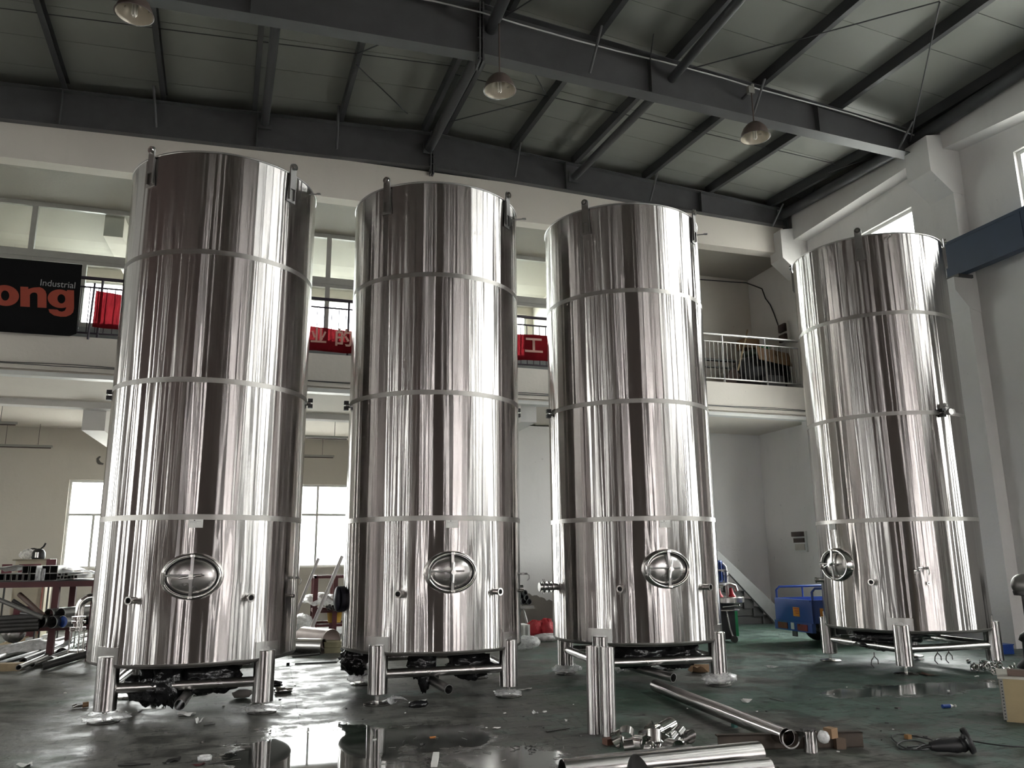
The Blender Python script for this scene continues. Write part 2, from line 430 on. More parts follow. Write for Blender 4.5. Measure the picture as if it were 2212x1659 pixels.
# ------------------------------------------------------------------ structure
fl = MB(); fl.bb(XL-.3, XR+.3, YF-.3, YB+.3, -.2, 0)
struct('floor', fl, floor_mat(), 'worn green and grey painted concrete floor with puddles')
gd = MB(); gd.bb(-90, 90, -90, 90, -.5, -.3); struct('ground', gd, mat('yard_concrete', (.45, .45, .43), .9))

def wall(name, axis, pos, th, u0, u1, z0, z1, holes, m, label=None):
    us = sorted({u0, u1, *[h[0] for h in holes], *[h[1] for h in holes]}); zs = sorted({z0, z1, *[h[2] for h in holes], *[h[3] for h in holes]})
    us = [u for u in us if u0 <= u <= u1]; holes = [h for h in holes if h[1] > u0 and h[0] < u1]; zs = [z for z in zs if z0 <= z <= z1]
    b = MB()
    for a, c in zip(us, us[1:]):
        for d, e in zip(zs, zs[1:]):
            if any(h[0] <= (a+c)/2 <= h[1] and h[2] <= (d+e)/2 <= h[3] for h in holes): continue
            if axis == 'x': b.bb(pos, pos+th, a, c, d, e)
            else: b.bb(a, c, pos, pos+th, d, e)
    return struct(name, b, m, label)
H = lambda s: [q[3:] for q in OPEN if q[0] == s]
wall('wall_right', 'x', XR, .28, 6.0, YB, 0, 10.6, H('right'), WHITEW, 'tall white plastered wall on the right with high windows')
wall('wall_right_front', 'x', XR, .28, YF, 6.0, 0, 10.6, H('right'), REAR)
wall('wall_left', 'x', XL, -.28, 11.4, YB, 0, 11.2, H('left'), WHITEW)
wall('wall_left_front', 'x', XL, -.28, YF, 11.4, 0, 11.2, H('left'), REAR)
wall('wall_front', 'y', YF, -.28, XL, XR, 0, 11.2, H('front'), REAR)
wall('wall_back', 'y', YB, .28, XL, XR, 0, 11.2, H('back'), PLASTER, 'cream back wall with bright windows')
b = MB(); b.bb(5.0, XR, YG, YG+.2, 0, 4.75); struct('wall_stair', b, WHITEW, 'pale wall behind the stairs, stained and peeling at its foot')
b = MB(); b.bb(5.0, 5.2, YG+.2, YB, 0, 4.75); struct('wall_partition', b, WHITEW)
b = MB(); b.bb(7.4, XR, YG-.05, YG+.15, 5.1, 9.3); struct('wall_gallery', b, PLASTER, 'cream wall of the open upstairs gallery')
b = MB(); b.bb(7.4, 7.6, YG+.15, YB, 5.1, 9.3); struct('wall_gallery_partition', b, PLASTER)
# peeling plaster patches: bare grey render showing at the foot of the stair wall
b = MB()
random.seed(3)
px0, pz = 5.0, []
for i in range(26):
    x = 5.02 + i*.06; pz.append((x, .95 - .018*i + .07*random.random() + (.35*math.exp(-i/4))))
poly = [(p[0], 0.02) for p in (pz[0], pz[-1])] + [p for p in pz[::-1]]
b.prism(poly, (0, YG-.012, 0), (1, 0, 0), (0, 0, 1), .010)
struct('wall_peeling_patch', b, wall_mat('bare_render', (.20, .18, .155), .4))

def zs(x): return -.012*(x-3.5)       # the whole mezzanine sags slightly to the right
def sbox(b, x0, x1, y0, y1, z0, z1):
    return b.hexa([(x0, y0, z0+zs(x0)), (x1, y0, z0+zs(x1)), (x1, y1, z0+zs(x1)), (x0, y1, z0+zs(x0)), (x0, y0, z1+zs(x0)), (x1, y0, z1+zs(x1)), (x1, y1, z1+zs(x1)), (x0, y1, z1+zs(x0))])
b = MB(); sbox(b, XL, XR, YM, YB, 4.83, 5.12); struct('mezzanine_slab', b, HEADW, 'concrete mezzanine slab')
b = MB(); sbox(b, XL, XR, YM-.05, YM+.12, 4.95, 5.62); struct('mezzanine_fascia_wall', b, HEADW, 'plain cream fascia of the mezzanine edge')
b = MB(); sbox(b, XL, XR, YM-.10, YM+.12, 4.82, 4.90); struct('trim_1', b, WHITEP, 'pale lip along the foot of the fascia')
b = MB(); sbox(b, XL, 5.0, YG, YG+.3, 4.70, 4.84); struct('lower_edge_beam', b, WHITEW)
b = MB(); b.bb(-4.05, -3.6, YG+.3, YB, 4.35, 4.86); struct('cross_beam', b, WHITEW, 'pale ceiling beam under the mezzanine, left')
b = MB(); b.bb(5.0, 5.35, YM+.12, YG, 4.45, 4.83); struct('cross_beam', b, WHITEW, 'short ceiling beam under the mezzanine, middle')
b = MB(); sbox(b, XL, XR-.3, YM, YM+.32, 9.05, 9.95); struct('header_beam', b, HEADW, 'deep white header beam under the rear roof rafter')
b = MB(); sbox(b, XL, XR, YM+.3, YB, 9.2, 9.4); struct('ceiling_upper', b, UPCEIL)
b = MB(); b.bb(-4.0, -3.6, YG+.2, YB, 8.75, 9.25); struct('cross_beam', b, PLASTER)
b = MB(); sbox(b, XL, 7.4, YG-.05, YG+.08, 5.1, 6.45); struct('wall_parapet', b, mat('grey_panel', (.19, .20, .20), .6))

# windows ---------------------------------------------------------------
WN = [0]
def window(axis, pos, u0, u1, z0, z1, mull=(), trans=(), short=None, m=None, fw=.06, dp=.08, label=None, side=-1):
    """frame, mullions and glass panes of one window in the plane axis = pos"""
    WN[0] += 1; root = frame_empty('window_%d' % WN[0], label); m = m or WHITEP
    def bx(b, a, c, d, e, t=dp):
        if axis == 'y': b.bb(a, c, pos-t/2, pos+t/2, d, e)
        else: b.bb(pos-t/2, pos+t/2, a, c, d, e)
    b = MB(); bx(b, u0, u0+fw, z0, z1); bx(b, u1-fw, u1, z0, z1); bx(b, u0+fw, u1-fw, z0, z0+fw); bx(b, u0+fw, u1-fw, z1-fw, z1)
    b.build('window_frame', m, root)
    for z in trans:
        b = MB(); bx(b, u0+fw, u1-fw, z-fw/2, z+fw/2, dp*.9); b.build('transom', m, root)
    rows = [z0+fw] + list(trans) + [z1-fw]
    for r in range(len(rows)-1):
        lo, hi = rows[r] + (fw/2 if r else 0), rows[r+1] - (fw/2 if r < len(rows)-2 else 0)
        ms = list(mull) if (short is None or r in short) else []
        if isinstance(mull, dict): ms = mull[r]
        for u in ms:
            b = MB(); bx(b, u-fw/2, u+fw/2, lo, hi, dp*.8); b.build('mullion', m, root)
        e = [u0+fw] + ms + [u1-fw]
        for k in range(len(e)-1):
            b = MB(); bx(b, e[k], e[k+1], lo, hi, .008); b.build('pane', GLASS, root)
    return root
window('y', YB+.10, -5.02, -2.60, 1.42, 3.63, {0: [-4.40, -3.2], 1: []}, (2.76,), label='bright back window with white frame behind the left tank')
window('y', YB+.10, -.30, 2.12, 1.38, 3.60, {0: [.32, 1.12], 1: [1.12]}, (2.78,), label='bright back window between the first two tanks')
for u0, u1 in ((-5.6, -2.4), (-.6, 2.9), (4.3, 7.2)):
    window('y', YB+.10, u0, u1, 7.0, 8.95, [(u0+u1)/2], ())
for q in OPEN[5:]:
    s, ax, pl, u0, u1, z0, z1 = q
    if s == 'front': continue
    if z1 > 7:
        window('x', pl+.12, u0, u1, z0, z1, [(u0+u1)/2], (), fw=.07, label='high window in the right wall' if s == 'right' and u0 > 7 else None)
    else:
        p = pl + (.12 if s == 'right' else -.12)
        window(ax, p, u0, u1, z0, z1, [(u0+u1)/2] if u1-u0 > 1.6 else [], (z1-.9,))  # low side windows, all unseen and added for light and reflections
# glazed partition of the upstairs offices
gl = frame_empty('window_glazed_partition', 'grey framed glazed office partition on the mezzanine')
xs_up = [-7.7, -5.33, -3.25, -1.15, .94, 3.0, 5.55, 7.35]
b = MB(); sbox(b, XL, 7.4, YG-.05, YG+.05, 9.10, 9.22); b.build('head_rail', ALU, gl)
b = MB(); sbox(b, XL, 7.4, YG-.05, YG+.05, 7.94, 8.10); b.build('transom', ALU, gl)
b = MB(); sbox(b, XL, 7.4, YG-.05, YG+.05, 6.45, 6.55); b.build('sill_rail', ALU, gl)
for x in xs_up:
    b = MB(); sbox(b, x-.055, x+.055, YG-.045, YG+.045, 6.55, 9.10); b.build('mullion', ALU, gl)
for x0, x1 in zip(xs_up, xs_up[1:]):
    b = MB(); sbox(b, x0+.055, x1-.055, YG-.004, YG+.004, 8.10, 9.10); b.build('pane', GLASS, gl)
    xm = x0 + (x1-x0)*.52
    b = MB(); sbox(b, xm-.04, xm+.04, YG-.04, YG+.04, 6.55, 7.94); b.build('sash_stile', ALU, gl)
    b = MB(); sbox(b, x0+.055, x1-.055, YG-.035, YG+.035, 7.86, 7.94); b.build('sash_rail', ALU, gl)
    for a, c in ((x0+.055, xm-.04), (xm+.04, x1-.055)):
        b = MB(); sbox(b, a, c, YG-.004, YG+.004, 6.55, 7.86); b.build('pane', GLASS, gl)

# right wall columns with haunched heads, eave beam, crane runway ---------
def column(y0, y1, name_label):
    b = MB(); b.bb(12.14, XR, y0, y1, 0, 8.45)
    x = 11.66
    poly = [(12.14, 8.32), (XR, 8.32), (XR, 9.6), (x, 9.45), (x, 8.72)]
    b.prism([(p[0], p[1]) for p in poly], (0, y1+.006, 0), (1, 0, 0), (0, 0, 1), y1-y0+.012)
    return struct('column', b, WHITEW, name_label)
column(11.05, 11.62, 'white pilaster with haunched head beside the right tank')
column(15.72, 16.2, 'white pilaster with haunched head at the mezzanine end')
for y in (6.4, 1.9, -2.6, -7.1): column(y, y+.5, None)
def beam_y(b, x0, x1, ya, za0, za1, yb, zb0, zb1):
    b.hexa([(x0, ya, za0), (x1, ya, za0), (x1, yb, zb0), (x0, yb, zb0), (x0, ya, za1), (x1, ya, za1), (x1, yb, zb1), (x0, yb, zb1)])
b = MB(); beam_y(b, 12.02, XR, 11.62, 9.3, 9.85, 15.72, 9.22, 9.95); struct('eave_beam', b, WHITEW, 'white eave beam over the high window, rear bay')
b = MB(); beam_y(b, 12.02, XR, 7.0, 8.75, 9.5, 11.05, 9.22, 9.85); beam_y(b, 12.02, XR, YF, 8.75, 9.5, 7.0, 8.75, 9.5); struct('eave_beam', b, WHITEW, 'white eave beam over the high window, front bay')
t = thing('crane_runway_beam', 'blue grey steel crane runway beam along the right wall', 'beam', (12.0, 0, 0))
b = MB(); b.bb(-.012, .012, YF+.5, 11.3, 6.72, 7.30); b.build('web', BLUEST, t)
b = MB(); b.bb(-.02, .16, YF+.5, 11.3, 6.66, 6.72); b.build('bottom_flange', BLUEST, t)
b = MB(); b.bb(-.02, .16, YF+.5, 11.3, 7.30, 7.36); b.build('top_flange', BLUEST, t)
for y in (9.7, 8.0, 6.3):
    b = MB(); b.bb(-.02, -.012, y-.05, y+.05, 6.72, 7.30); b.build('stiffener', BLUEST, t)
b = MB(); b.bb(-.06, .28, 11.0, 11.32, 6.60, 6.66); b.build('bearing_plate', GREYST, t)
for y in (11.05, 6.4, 1.9, -2.6):
    b = MB(); b.prism([(XR, 5.95), (XR, 6.6), (11.86, 6.6), (11.86, 6.35), (12.14, 6.02)], (0, y+.5, 0), (1, 0, 0), (0, 0, 1), .51)
    struct('corbel', b, WHITEW, 'white concrete corbel under the crane beam' if y > 11 else None)

# ------------------------------------------------------------------ roof
XRG = 2.95
def slope(y):
    return -(.083 + .033*min(1, max(0, (16-y)/4.4)))
def roof_z(x, y):
    return 10.85 - .025*(XRG-x) if x < XRG else 10.85 + slope(y)*(x-XRG)
root = frame_empty('ceiling', 'grey green insulated roof panels')
PH = .22
y = YF
while y < YM+.6:
    y1 = min(y+.98, YM+.6)
    for xa, xb in ((XL-.2, XRG), (XRG, XR+.3)):
        b = MB(); z = lambda x, yy: roof_z(x, yy)+PH
        yb = y1-.012
        b.hexa([(xa, y, z(xa, y)), (xb, y, z(xb, y)), (xb, yb, z(xb, yb)), (xa, yb, z(xa, yb)), (xa, y, z(xa, y)+.08), (xb, y, z(xb, y)+.08), (xb, yb, z(xb, yb)+.08), (xa, yb, z(xa, yb)+.08)])
        b.build('roof_panel', ROOFP, root)
    y = y1
b = MB()
for xa, xb in ((XL-.3, XRG), (XRG, XR+.4)):
    z = lambda x, yy: roof_z(x, yy)+PH+.30
    for ya, yb in ((YF-.3, 11.6), (11.6, YM+.7)):
        b.hexa([(xa, ya, z(xa, ya)), (xb, ya, z(xb, ya)), (xb, yb, z(xb, yb)), (xa, yb, z(xa, yb)), (xa, ya, z(xa, ya)+.03), (xb, ya, z(xb, ya)+.03), (xb, yb, z(xb, yb)+.03), (xa, yb, z(xa, yb)+.03)])
struct('roof', b, GREYST)
b = MB(); sbox(b, XL-.2, XR+.2, YM+.45, YM+.75, 9.3, 11.6); struct('wall_upper_closure', b, HEADW)

# purlins
PX = [-6.2, -4.41, -2.62, -.87, .9, 2.73, 3.17, 4.78, 6.29, 8.1, 9.81, 11.53]
names = ['outermost purlin of the left slope', 'purlin of the left slope over the black banner', 'third roof purlin left of the ridge', 'second roof purlin left of the ridge', 'first roof purlin left of the ridge',
         'left one of the two ridge purlins', 'right one of the two ridge purlins', 'first roof purlin right of the ridge', 'second roof purlin right of the ridge', 'third roof purlin right of the ridge', 'fourth roof purlin right of the ridge', 'roof purlin nearest the right eave']
SK = -.059
for x16, nm in zip(PX, names):
    t = thing('purlin', 'dark steel ' + nm, 'purlin', (0, 0, 0), 0, 'roof purlins')
    segs = [(YF+.1, 8.0), (8.0, 11.6), (11.6, YM)]
    for part, dx, w, dz0, dz1 in (('web', 0, .012, 0, PH), ('bottom_flange', .045, .10, 0, .014), ('top_flange', .045, .10, PH-.014, PH)):
        b = MB()
        for ya, yb in segs:
            xa, xb = x16 + SK*(max(ya, 8)-16), x16 + SK*(yb-16)
            za, zb = roof_z(xa, ya), roof_z(xb, yb)
            b.hexa([(xa+dx-w/2, ya, za+dz0), (xa+dx+w/2, ya, za+dz0), (xb+dx+w/2, yb, zb+dz0), (xb+dx-w/2, yb, zb+dz0), (xa+dx-w/2, ya, za+dz1), (xa+dx+w/2, ya, za+dz1), (xb+dx+w/2, yb, zb+dz1), (xb+dx-w/2, yb, zb+dz1)])
        b.build(part, PURL, t)
# round strut tubes between the rafters
for (x, z, r, nm) in ((-.60, 10.52, .085, 'round steel strut tube left of the ridge'), (2.88, 10.45, .10, 'round steel strut tube under the roof ridge'), (6.30, 10.22, .085, 'round steel strut tube on the right slope'), (11.87, 9.93, .12, 'round steel eave strut along the right wall head')):
    t = thing('strut_tube', nm, 'strut')
    x2 = x + SK*(8-16) if x < 11.8 else x
    zz = lambda yy, x=x, z=z: z + (roof_z(x, yy)-roof_z(x, 16))
    b = MB(); b.tube([(x, YM-.15, z), (x+SK*(11.6-16)*(x < 11.8), 11.6, zz(11.6)), (x2, YF+.3, zz(YF))], r, 14); b.build('tube', PURL, t)
    b = MB(); b.box((x, YM-.13, z), (.26, .03, .26)); b.build('end_plate', GREYST, t)

# rafters: tapered I beams in two halves bolted at the ridge
def rafter(yc, lo, label):
    t = thing('roof_rafter', label, 'rafter', (0, 0, 0), 0, 'roof rafters')
    top = lambda x: roof_z(x, yc)-.004
    def plate(n, pts, dz, w, th):
        b = MB()
        for (xa, za), (xb, zb) in zip(pts, pts[1:]):
            b.hexa([(xa, yc-w/2, za+dz), (xb, yc-w/2, zb+dz), (xb, yc+w/2, zb+dz), (xa, yc+w/2, za+dz), (xa, yc-w/2, za+dz+th), (xb, yc-w/2, zb+dz+th), (xb, yc+w/2, zb+dz+th), (xa, yc+w/2, za+dz+th)])
        b.build(n, GREYST, t)
    for half in (0, 1):
        xs = [XL, XRG-.01] if half == 0 else [XRG+.01, 11.95]
        L = [(x, lo(x)) for x in xs]; U = [(x, top(x)) for x in xs]
        b = MB(); (xa, la), (xb, lb) = L; ua, ub = U[0][1], U[1][1]
        b.hexa([(xa, yc-.006, la), (xb, yc-.006, lb), (xb, yc+.006, lb), (xa, yc+.006, la), (xa, yc-.006, ua), (xb, yc-.006, ub), (xb, yc+.006, ub), (xa, yc+.006, ua)]); b.build('web', GREYST, t)
        plate('bottom_flange', L, -.014, .26, .014); plate('top_flange', U, -.014, .26, .014)
        b = MB(); xe = XRG-.028 if half == 0 else XRG+.028
        b.bb(xe-.013, xe+.013, yc-.15, yc+.15, lo(XRG)-.17, top(XRG)+.02); pl = b.build('ridge_end_plate', GREYST, t)
        for zz in np.linspace(lo(XRG)-.1, top(XRG)-.08, 6):
            for dy in (-.1, .1):
                b = MB(); b.tube([(xe-.03, yc+dy, zz), (xe+.03, yc+dy, zz)], .016, 6); b.build('bolt', PURL, pl)
    for x in (-4.4, -.75, 6.1, 9.6):
        b = MB(); b.bb(x-.006, x+.006, yc-.12, yc+.12, lo(x), top(x)-.02); b.build('stiffener', GREYST, t)
    b = MB(); b.bb(11.95, 11.99, yc-.16, yc+.16, lo(11.95)-.1, top(11.95)+.02); b.build('column_end_plate', GREYST, t)
    return t
rafter(YM-.02, lambda x: 10.02 - .016*(XRG-x) if x < XRG else 10.02 - .042*(x-XRG), 'dark grey tapered roof rafter at the mezzanine edge')
rafter(11.6, lambda x: 9.90 if x < XRG else 9.90 - .066*(x-XRG), 'dark grey tapered roof rafter above the tanks')
# fly braces from the purlins down to the rafters' lower flange
def bar(name, label, cat, p0, p1, r, m=PURL, group=None, n=8):
    b = MB(); b.tube([p0, p1], r, n); return tag(b.build(name, m), label, cat, group)
for (a, c, yy, nm) in ((((732, 228), (727, 322), YM-.16, 'rear rafter, left of the ridge')), ((1125, 305), (1112, 382), YM-.16, 'rear rafter, right of the ridge'), ((1420, 372), (1404, 435), YM-.16, 'rear rafter over the third tank'), ((1692, 440), (1668, 490), YM-.16, 'rear rafter near the right wall'),
                       ((332, 185), (337, 275), YM-.16, 'rear rafter over the left tank'), ((1300, 55), (1274, 158), 11.42, 'front rafter, right of the ridge'), ((1652, 170), (1628, 245), 11.42, 'front rafter behind the middle lamp'), ((1972, 262), (1941, 322), 11.42, 'front rafter near the right wall')):
    p0, p1 = at(*a, 'y', yy-.35), at(*c, 'y', yy)
    b = MB(); b.tube([p0, p1], .028, 4); tag(b.build('fly_brace', GREYST), 'angle iron fly brace at the ' + nm, 'brace', 'fly braces')
# sag rods and cross bracing
for xa, xb, nm in ((XL, XRG, 'left'), (XRG, 11.6, 'right')):
    ys = 13.75
    bar('sag_rod', 'thin sag rod across the purlins of the %s slope' % nm, 'rod', (xa, ys, roof_z(xa, ys)+.10), (xb, ys-.25, roof_z(xb, ys)+.10), .009)
for (a, c, nm) in (((770, 140), (880, 245), 'ridge bay, falling right'), ((770, 117), (835, 90), 'ridge bay, short one by the left purlin'), ((965, 265), (1160, 215), 'bay right of the ridge'), ((1150, 150), (1180, 205), 'bay under the front rafter'),
                   ((1450, 160), (2030, 3), 'front bay, longest one'), ((1050, 62), (1160, -8), 'front bay beside the upper lamp'), ((1790, 372), (1900, 335), 'eave bay, upper'), ((1742, 450), (1760, 405), 'eave bay, lower')):
    pts = []
    for q in (a, c):
        z = 10.45
        for _ in range(8):
            p = at(*q, 'z', z); z = roof_z(p[0], p[1]) - .03
        pts.append(at(*q, 'z', z))
    bar('brace_rod', 'dark roof bracing rod in the ' + nm, 'rod', pts[0], pts[1], .012, group='roof bracing rods')
p1 = at(1966, 305, 'y', 11.4); p0 = at(2030, 5, 'z', 9.95)
bar('hanger_rod', 'slanting hanger rod meeting the front rafter near the right wall', 'rod', p0, p1, .013)
p1 = at(1404, 130, 'y', 11.3); p0 = at(1424, -10, 'y', 11.2)
bar('hanger_rod', 'thin vertical hanger rod in front of the front rafter', 'rod', p0, p1, .010)
# white conduit along the front rafter
pts = [at(x, y, 'y', 11.42) for x, y in ((690, -40), (940, 3), (1040, 27), (1120, 52), (1240, 86), (1340, 112), (1430, 133), (1560, 168), (1640, 193), (1760, 225), (1840, 247), (1930, 276), (2002, 302))]
b = MB(); b.tube(pts, .014, 6); tag(b.build('conduit', WHITEP), 'thin white cable conduit along the front roof rafter', 'conduit')

# pendant lamps
RIMW = mat('lamp_reflector', (.62, .56, .47), .30, .35, .05)
LAMPO = mat('lamp_outer', (.10, .075, .065), .5, vary=.1)
TUBEG = mat('lamp_tube_glass', (.75, .72, .66), .2, vary=.03)
def lamp(c, ztop, label):
    t = thing('pendant_lamp', label, 'lamp', (c[0], c[1], c[2]), 0, 'high bay pendant lamps')
    r = .262
    prof = [(.03, .30), (.07, .29), (.14, .24), (.20, .17), (.24, .08), (r, 0)]
    b = MB(); b.lathe(prof, 28); b.lathe([(r, 0), (r+.012, -.006), (r-.008, -.010)], 28); sh = b.build('shade', LAMPO, t)
    b = MB(); b.lathe([(a-.008, z-.006) for a, z in prof], 28); b.build('reflector', RIMW, sh)
    bb = MB()
    bb.tube([(0, 0, .23), (0, 0, .17)], .05, 12); hold = bb.build('lamp_holder', WHITEP, t)
    for k in range(4):
        a = k*pi/2+.4; b = MB(); b.tube([(.03*cos(a), .03*sin(a), .18), (.03*cos(a), .03*sin(a), -.02), (.018*cos(a+.6), .018*sin(a+.6), -.035)], .012, 8); b.build('fluorescent_tube', TUBEG, t)
    b = MB(); b.tube([(0, 0, .29), (0, 0, ztop-c[2])], .014, 8); b.build('stem', LAMPO, t)
    b = MB(); b.box((0, .02, ztop-c[2]-.06), (.12, .08, .14)); b.tube([(.02, .0, ztop-c[2]), (.04, 0, ztop-c[2]+.05)], .03, 8); b.build('junction_box', ALU, t)
    b = MB(); b.bb(-.02, .02, 0, .30, ztop-c[2]-.09, ztop-c[2]-.05); b.build('hanger_bracket', GREYST, t)
lamp((3.21, 11.3, 9.13), 10.62, 'brown bowl pendant lamp hanging in front of the rafter ridge')
lamp((8.02, 11.3, 9.00), 10.02, 'brown bowl pendant lamp hanging between the third and fourth tanks')
lamp((-2.33, 11.3, 9.42), 10.62, 'brown bowl pendant lamp at the top left over the first tank')

# invented doors and strip curtains behind the camera, backlit by the yard (out of frame, mirrored in the tanks)
random.seed(12)
def strip_mat(name, c):
    m = bpy.data.materials.new(name); m.use_nodes = True; t = NT(m); t.n.remove(t.n['Principled BSDF'])
    tl = t.new('ShaderNodeBsdfTranslucent'); nz = t.noise(t.new('ShaderNodeTexCoord').outputs['Object'], 2.2, 3)
    t.link(t.mix(t.ramp(nz, .3, .7), tuple(x*.75 for x in c), tuple(x*1.2 for x in c)), tl.inputs[0]); t.link(tl.outputs[0], t.n['Material Output'].inputs[0]); return m
TINT = [(1, .93, .80), (1, 1, .97), (1, .88, .86), (.90, 1, .92), (1, .96, .90)]
STRIPS = [strip_mat('strip_%d' % i, tuple(x*k for x in TINT[i % 5])) for i, k in enumerate((.012, .030, .018, .050, .022, .010, .080, .014, .035, .16))]
def strip_curtain(label, x0, x1):
    t = thing('strip_curtain', label, 'curtain'); x = x0; k = 0
    b = MB(); b.bb(x0, x1, YF+.02, YF+.08, 5.45, 5.62); b.build('curtain_rail', GREYST, t)
    while x < x1-.05:
        w = random.choice([.10, .14, .18, .24, .32, .42]); g = random.choice([.0, .0, .0, .02, .04, .09])
        w = min(w, x1-x)
        if k % 2 == 0:
            b = MB(); b.bb(x, x+w, YF+.05, YF+.056, .03, 5.5); b.build('strip', STRIPS[(k*7//2) % 10], t)
        else:
            b = MB(); b.bb(x, x+w*.8, YF+.04, YF+.06, .03, 5.5); b.build('dark_strip', REAR, t); w *= .8
        x += w+g; k += 1
strip_curtain('unseen plastic strip curtain added in the left door for tank reflections', -7.5, -2.6)
strip_curtain('unseen plastic strip curtain added in the right door for tank reflections', 2.8, 12.1)
# ------------------------------------------------------------------ tanks
R, ZB, ZT = 1.1236, .572, 6.317
ZS = [ZB, 2.068, 3.568, 5.068, ZT]
def cyl(a, z, r=R): return vec(r*cos(a), r*sin(a), z)      # a measured from +x; the manhole faces -y (a = -90)
A0 = -pi/2
DENTS = [(A0, 1.45, -.020, .24, .26)] + [(A0+s*rad(30), 1.215, -.0030, .075, .10) for s in (-1, 1)] \
      + [(A0+s*rad(45), .66, .0070, .13, .16) for s in (-1, 1, -3, 3)] + [(A0+s*rad(45), 6.02, -.0035, .09, .16) for s in (-1, 1, -3, 3)] \
      + [(A0+s*rad(90), 3.56, -.003, .08, .08) for s in (-1, 1)] + [(A0+rad(66), 1.3, -.003, .09, .15), (A0-rad(90), 1.2, -.004, .10, .12)]
def shell_r(a, z):
    r = R
    for (da, dz, am, sa, sz) in DENTS:
        d = (a-da+pi) % (2*pi) - pi
        x, y = d*R/sa, (z-dz)/sz
        if abs(x) < 3.2 and abs(y) < 3.2: r += am*math.exp(-.5*(x*x+y*y))
    return r
tank0 = thing('storage_tank', 'first and nearest stainless tank, standing at the left beside the black banner', 'tank', (-.798, 10.301, 0), 0, 'tall stainless storage tanks')
NA = 224
for k in range(4):
    z0, z1 = ZS[k], ZS[k+1]
    b = MB(); nz = 30 if k == 0 else 14
    b.grid(lambda u, v: cyl(2*pi*u, z0+(z1-z0)*v, shell_r(2*pi*u, z0+(z1-z0)*v)), NA, nz, wrap=True)
    b.build('shell_course', SHELL, tank0)
for z in ZS[1:4]:
    b = MB(); b.lathe([(R-.002, -.030), (R+.0022, -.028), (R+.0022, .028), (R-.002, .030)], 160, (0, 0, z), sharp=(1, 2)); b.build('weld_band', BAND, tank0)
b = MB(); b.lathe([(R+.0005, ZB+.006), (R, ZB-.012), (R-.012, ZB-.030), (R-.04, ZB-.042), (R-.10, ZB-.05), (.35, ZB-.09), (.05, ZB-.11)], 128); b.build('bottom_head', BAND, tank0)
b = MB(); b.lathe([(.02, ZT+.16), (.5, ZT+.12), (.95, ZT+.02), (R-.02, ZT-.02), (R-.02, ZT+.004)], 96); b.build('top_head', DARKST, tank0)
b = MB(); b.lathe([(R-.03, ZT), (R+.010, ZT-.001), (R+.012, ZT-.012), (R+.002, ZT-.020)], 160); b.build('top_rim', DARKST, tank0)
# manhole
mh = None
def mpt(x, y, d):      # x to the right, y up, d outwards from the middle of the manhole (seen from the front)
    return vec(x, -(R+d), 1.45+y)
def ell_sweep(prof, n=56):   # prof: (scale a, scale b, depth)
    b = MB()
    b.grid(lambda u, v: mpt(prof[int(round(v*(len(prof)-1)))][0]*cos(2*pi*u), prof[int(round(v*(len(prof)-1)))][1]*sin(2*pi*u), prof[int(round(v*(len(prof)-1)))][2]), n, len(prof)-1, wrap=True)
    return b
mh = ell_sweep([(.318, .250, -.055), (.312, .244, -.022), (.296, .228, .030), (.288, .220, .044), (.278, .210, .046), (.268, .200, .036), (.262, .195, -.01)]).build('manhole_neck', CHROME, tank0)
ell_sweep([(.262, .195, -.008), (.258, .191, .000), (.252, .186, .002), (.248, .183, -.006)]).build('gasket', BLACK, mh)
mc = ell_sweep([(.250, .185, -.006), (.240, .177, .003), (.16, .118, .022), (.08, .06, .034), (.002, .002, .038)]).build('manhole_cover', STEEL, tank0)
b = MB()
b.hexa([mpt(-.016, .205, .05), mpt(.016, .205, .05), mpt(.014, 0, .055), mpt(-.014, 0, .055), mpt(-.016, .205, .066), mpt(.016, .205, .066), mpt(.014, 0, .085), mpt(-.014, 0, .085)])
b.hexa([mpt(-.016, -.205, .05), mpt(.016, -.205, .05), mpt(.014, 0, .055), mpt(-.014, 0, .055), mpt(-.016, -.205, .066), mpt(.016, -.205, .066), mpt(.014, 0, .085), mpt(-.014, 0, .085)])
b.build('clamp_bar', DARKST, mc)
for s in (1, -1):
    b = MB(); b.tube([mpt(-.012, s*.212, .045), mpt(-.012, s*.212, .085)], .013, 8); b.tube([mpt(.014, s*.212, .045), mpt(.014, s*.212, .085)], .013, 8); b.build('clamp_lug', CHROME, mh)
b = MB(); b.tube([mpt(-.262, .012, .08), mpt(.13, .012, .092)], .010, 8); b.build('hinge_arm', DARKST, mc)
b = MB(); b.tube([mpt(-.262, -.075, .055), mpt(-.262, .045, .075)], .011, 8); b.tube([mpt(-.285, -.075, .05), mpt(-.285, .045, .06)], .009, 8); b.build('hinge', CHROME, mh)
b = MB(); b.tube([mpt(0, 0, .08), mpt(0, 0, .135)], .020, 10); b.tube([mpt(0, 0, .118), mpt(0, 0, .13)], .032, 6); b.build('clamp_screw', STEEL, mc)
HANDLE = {}
def t_handle(parent, ang):
    b = MB(); c, s = cos(ang), sin(ang)
    b.tube([mpt(-.115*c, -.115*s, .125), mpt(.115*c, .115*s, .125)], .011, 8)
    return b.build('clamp_handle', CHROME, parent)
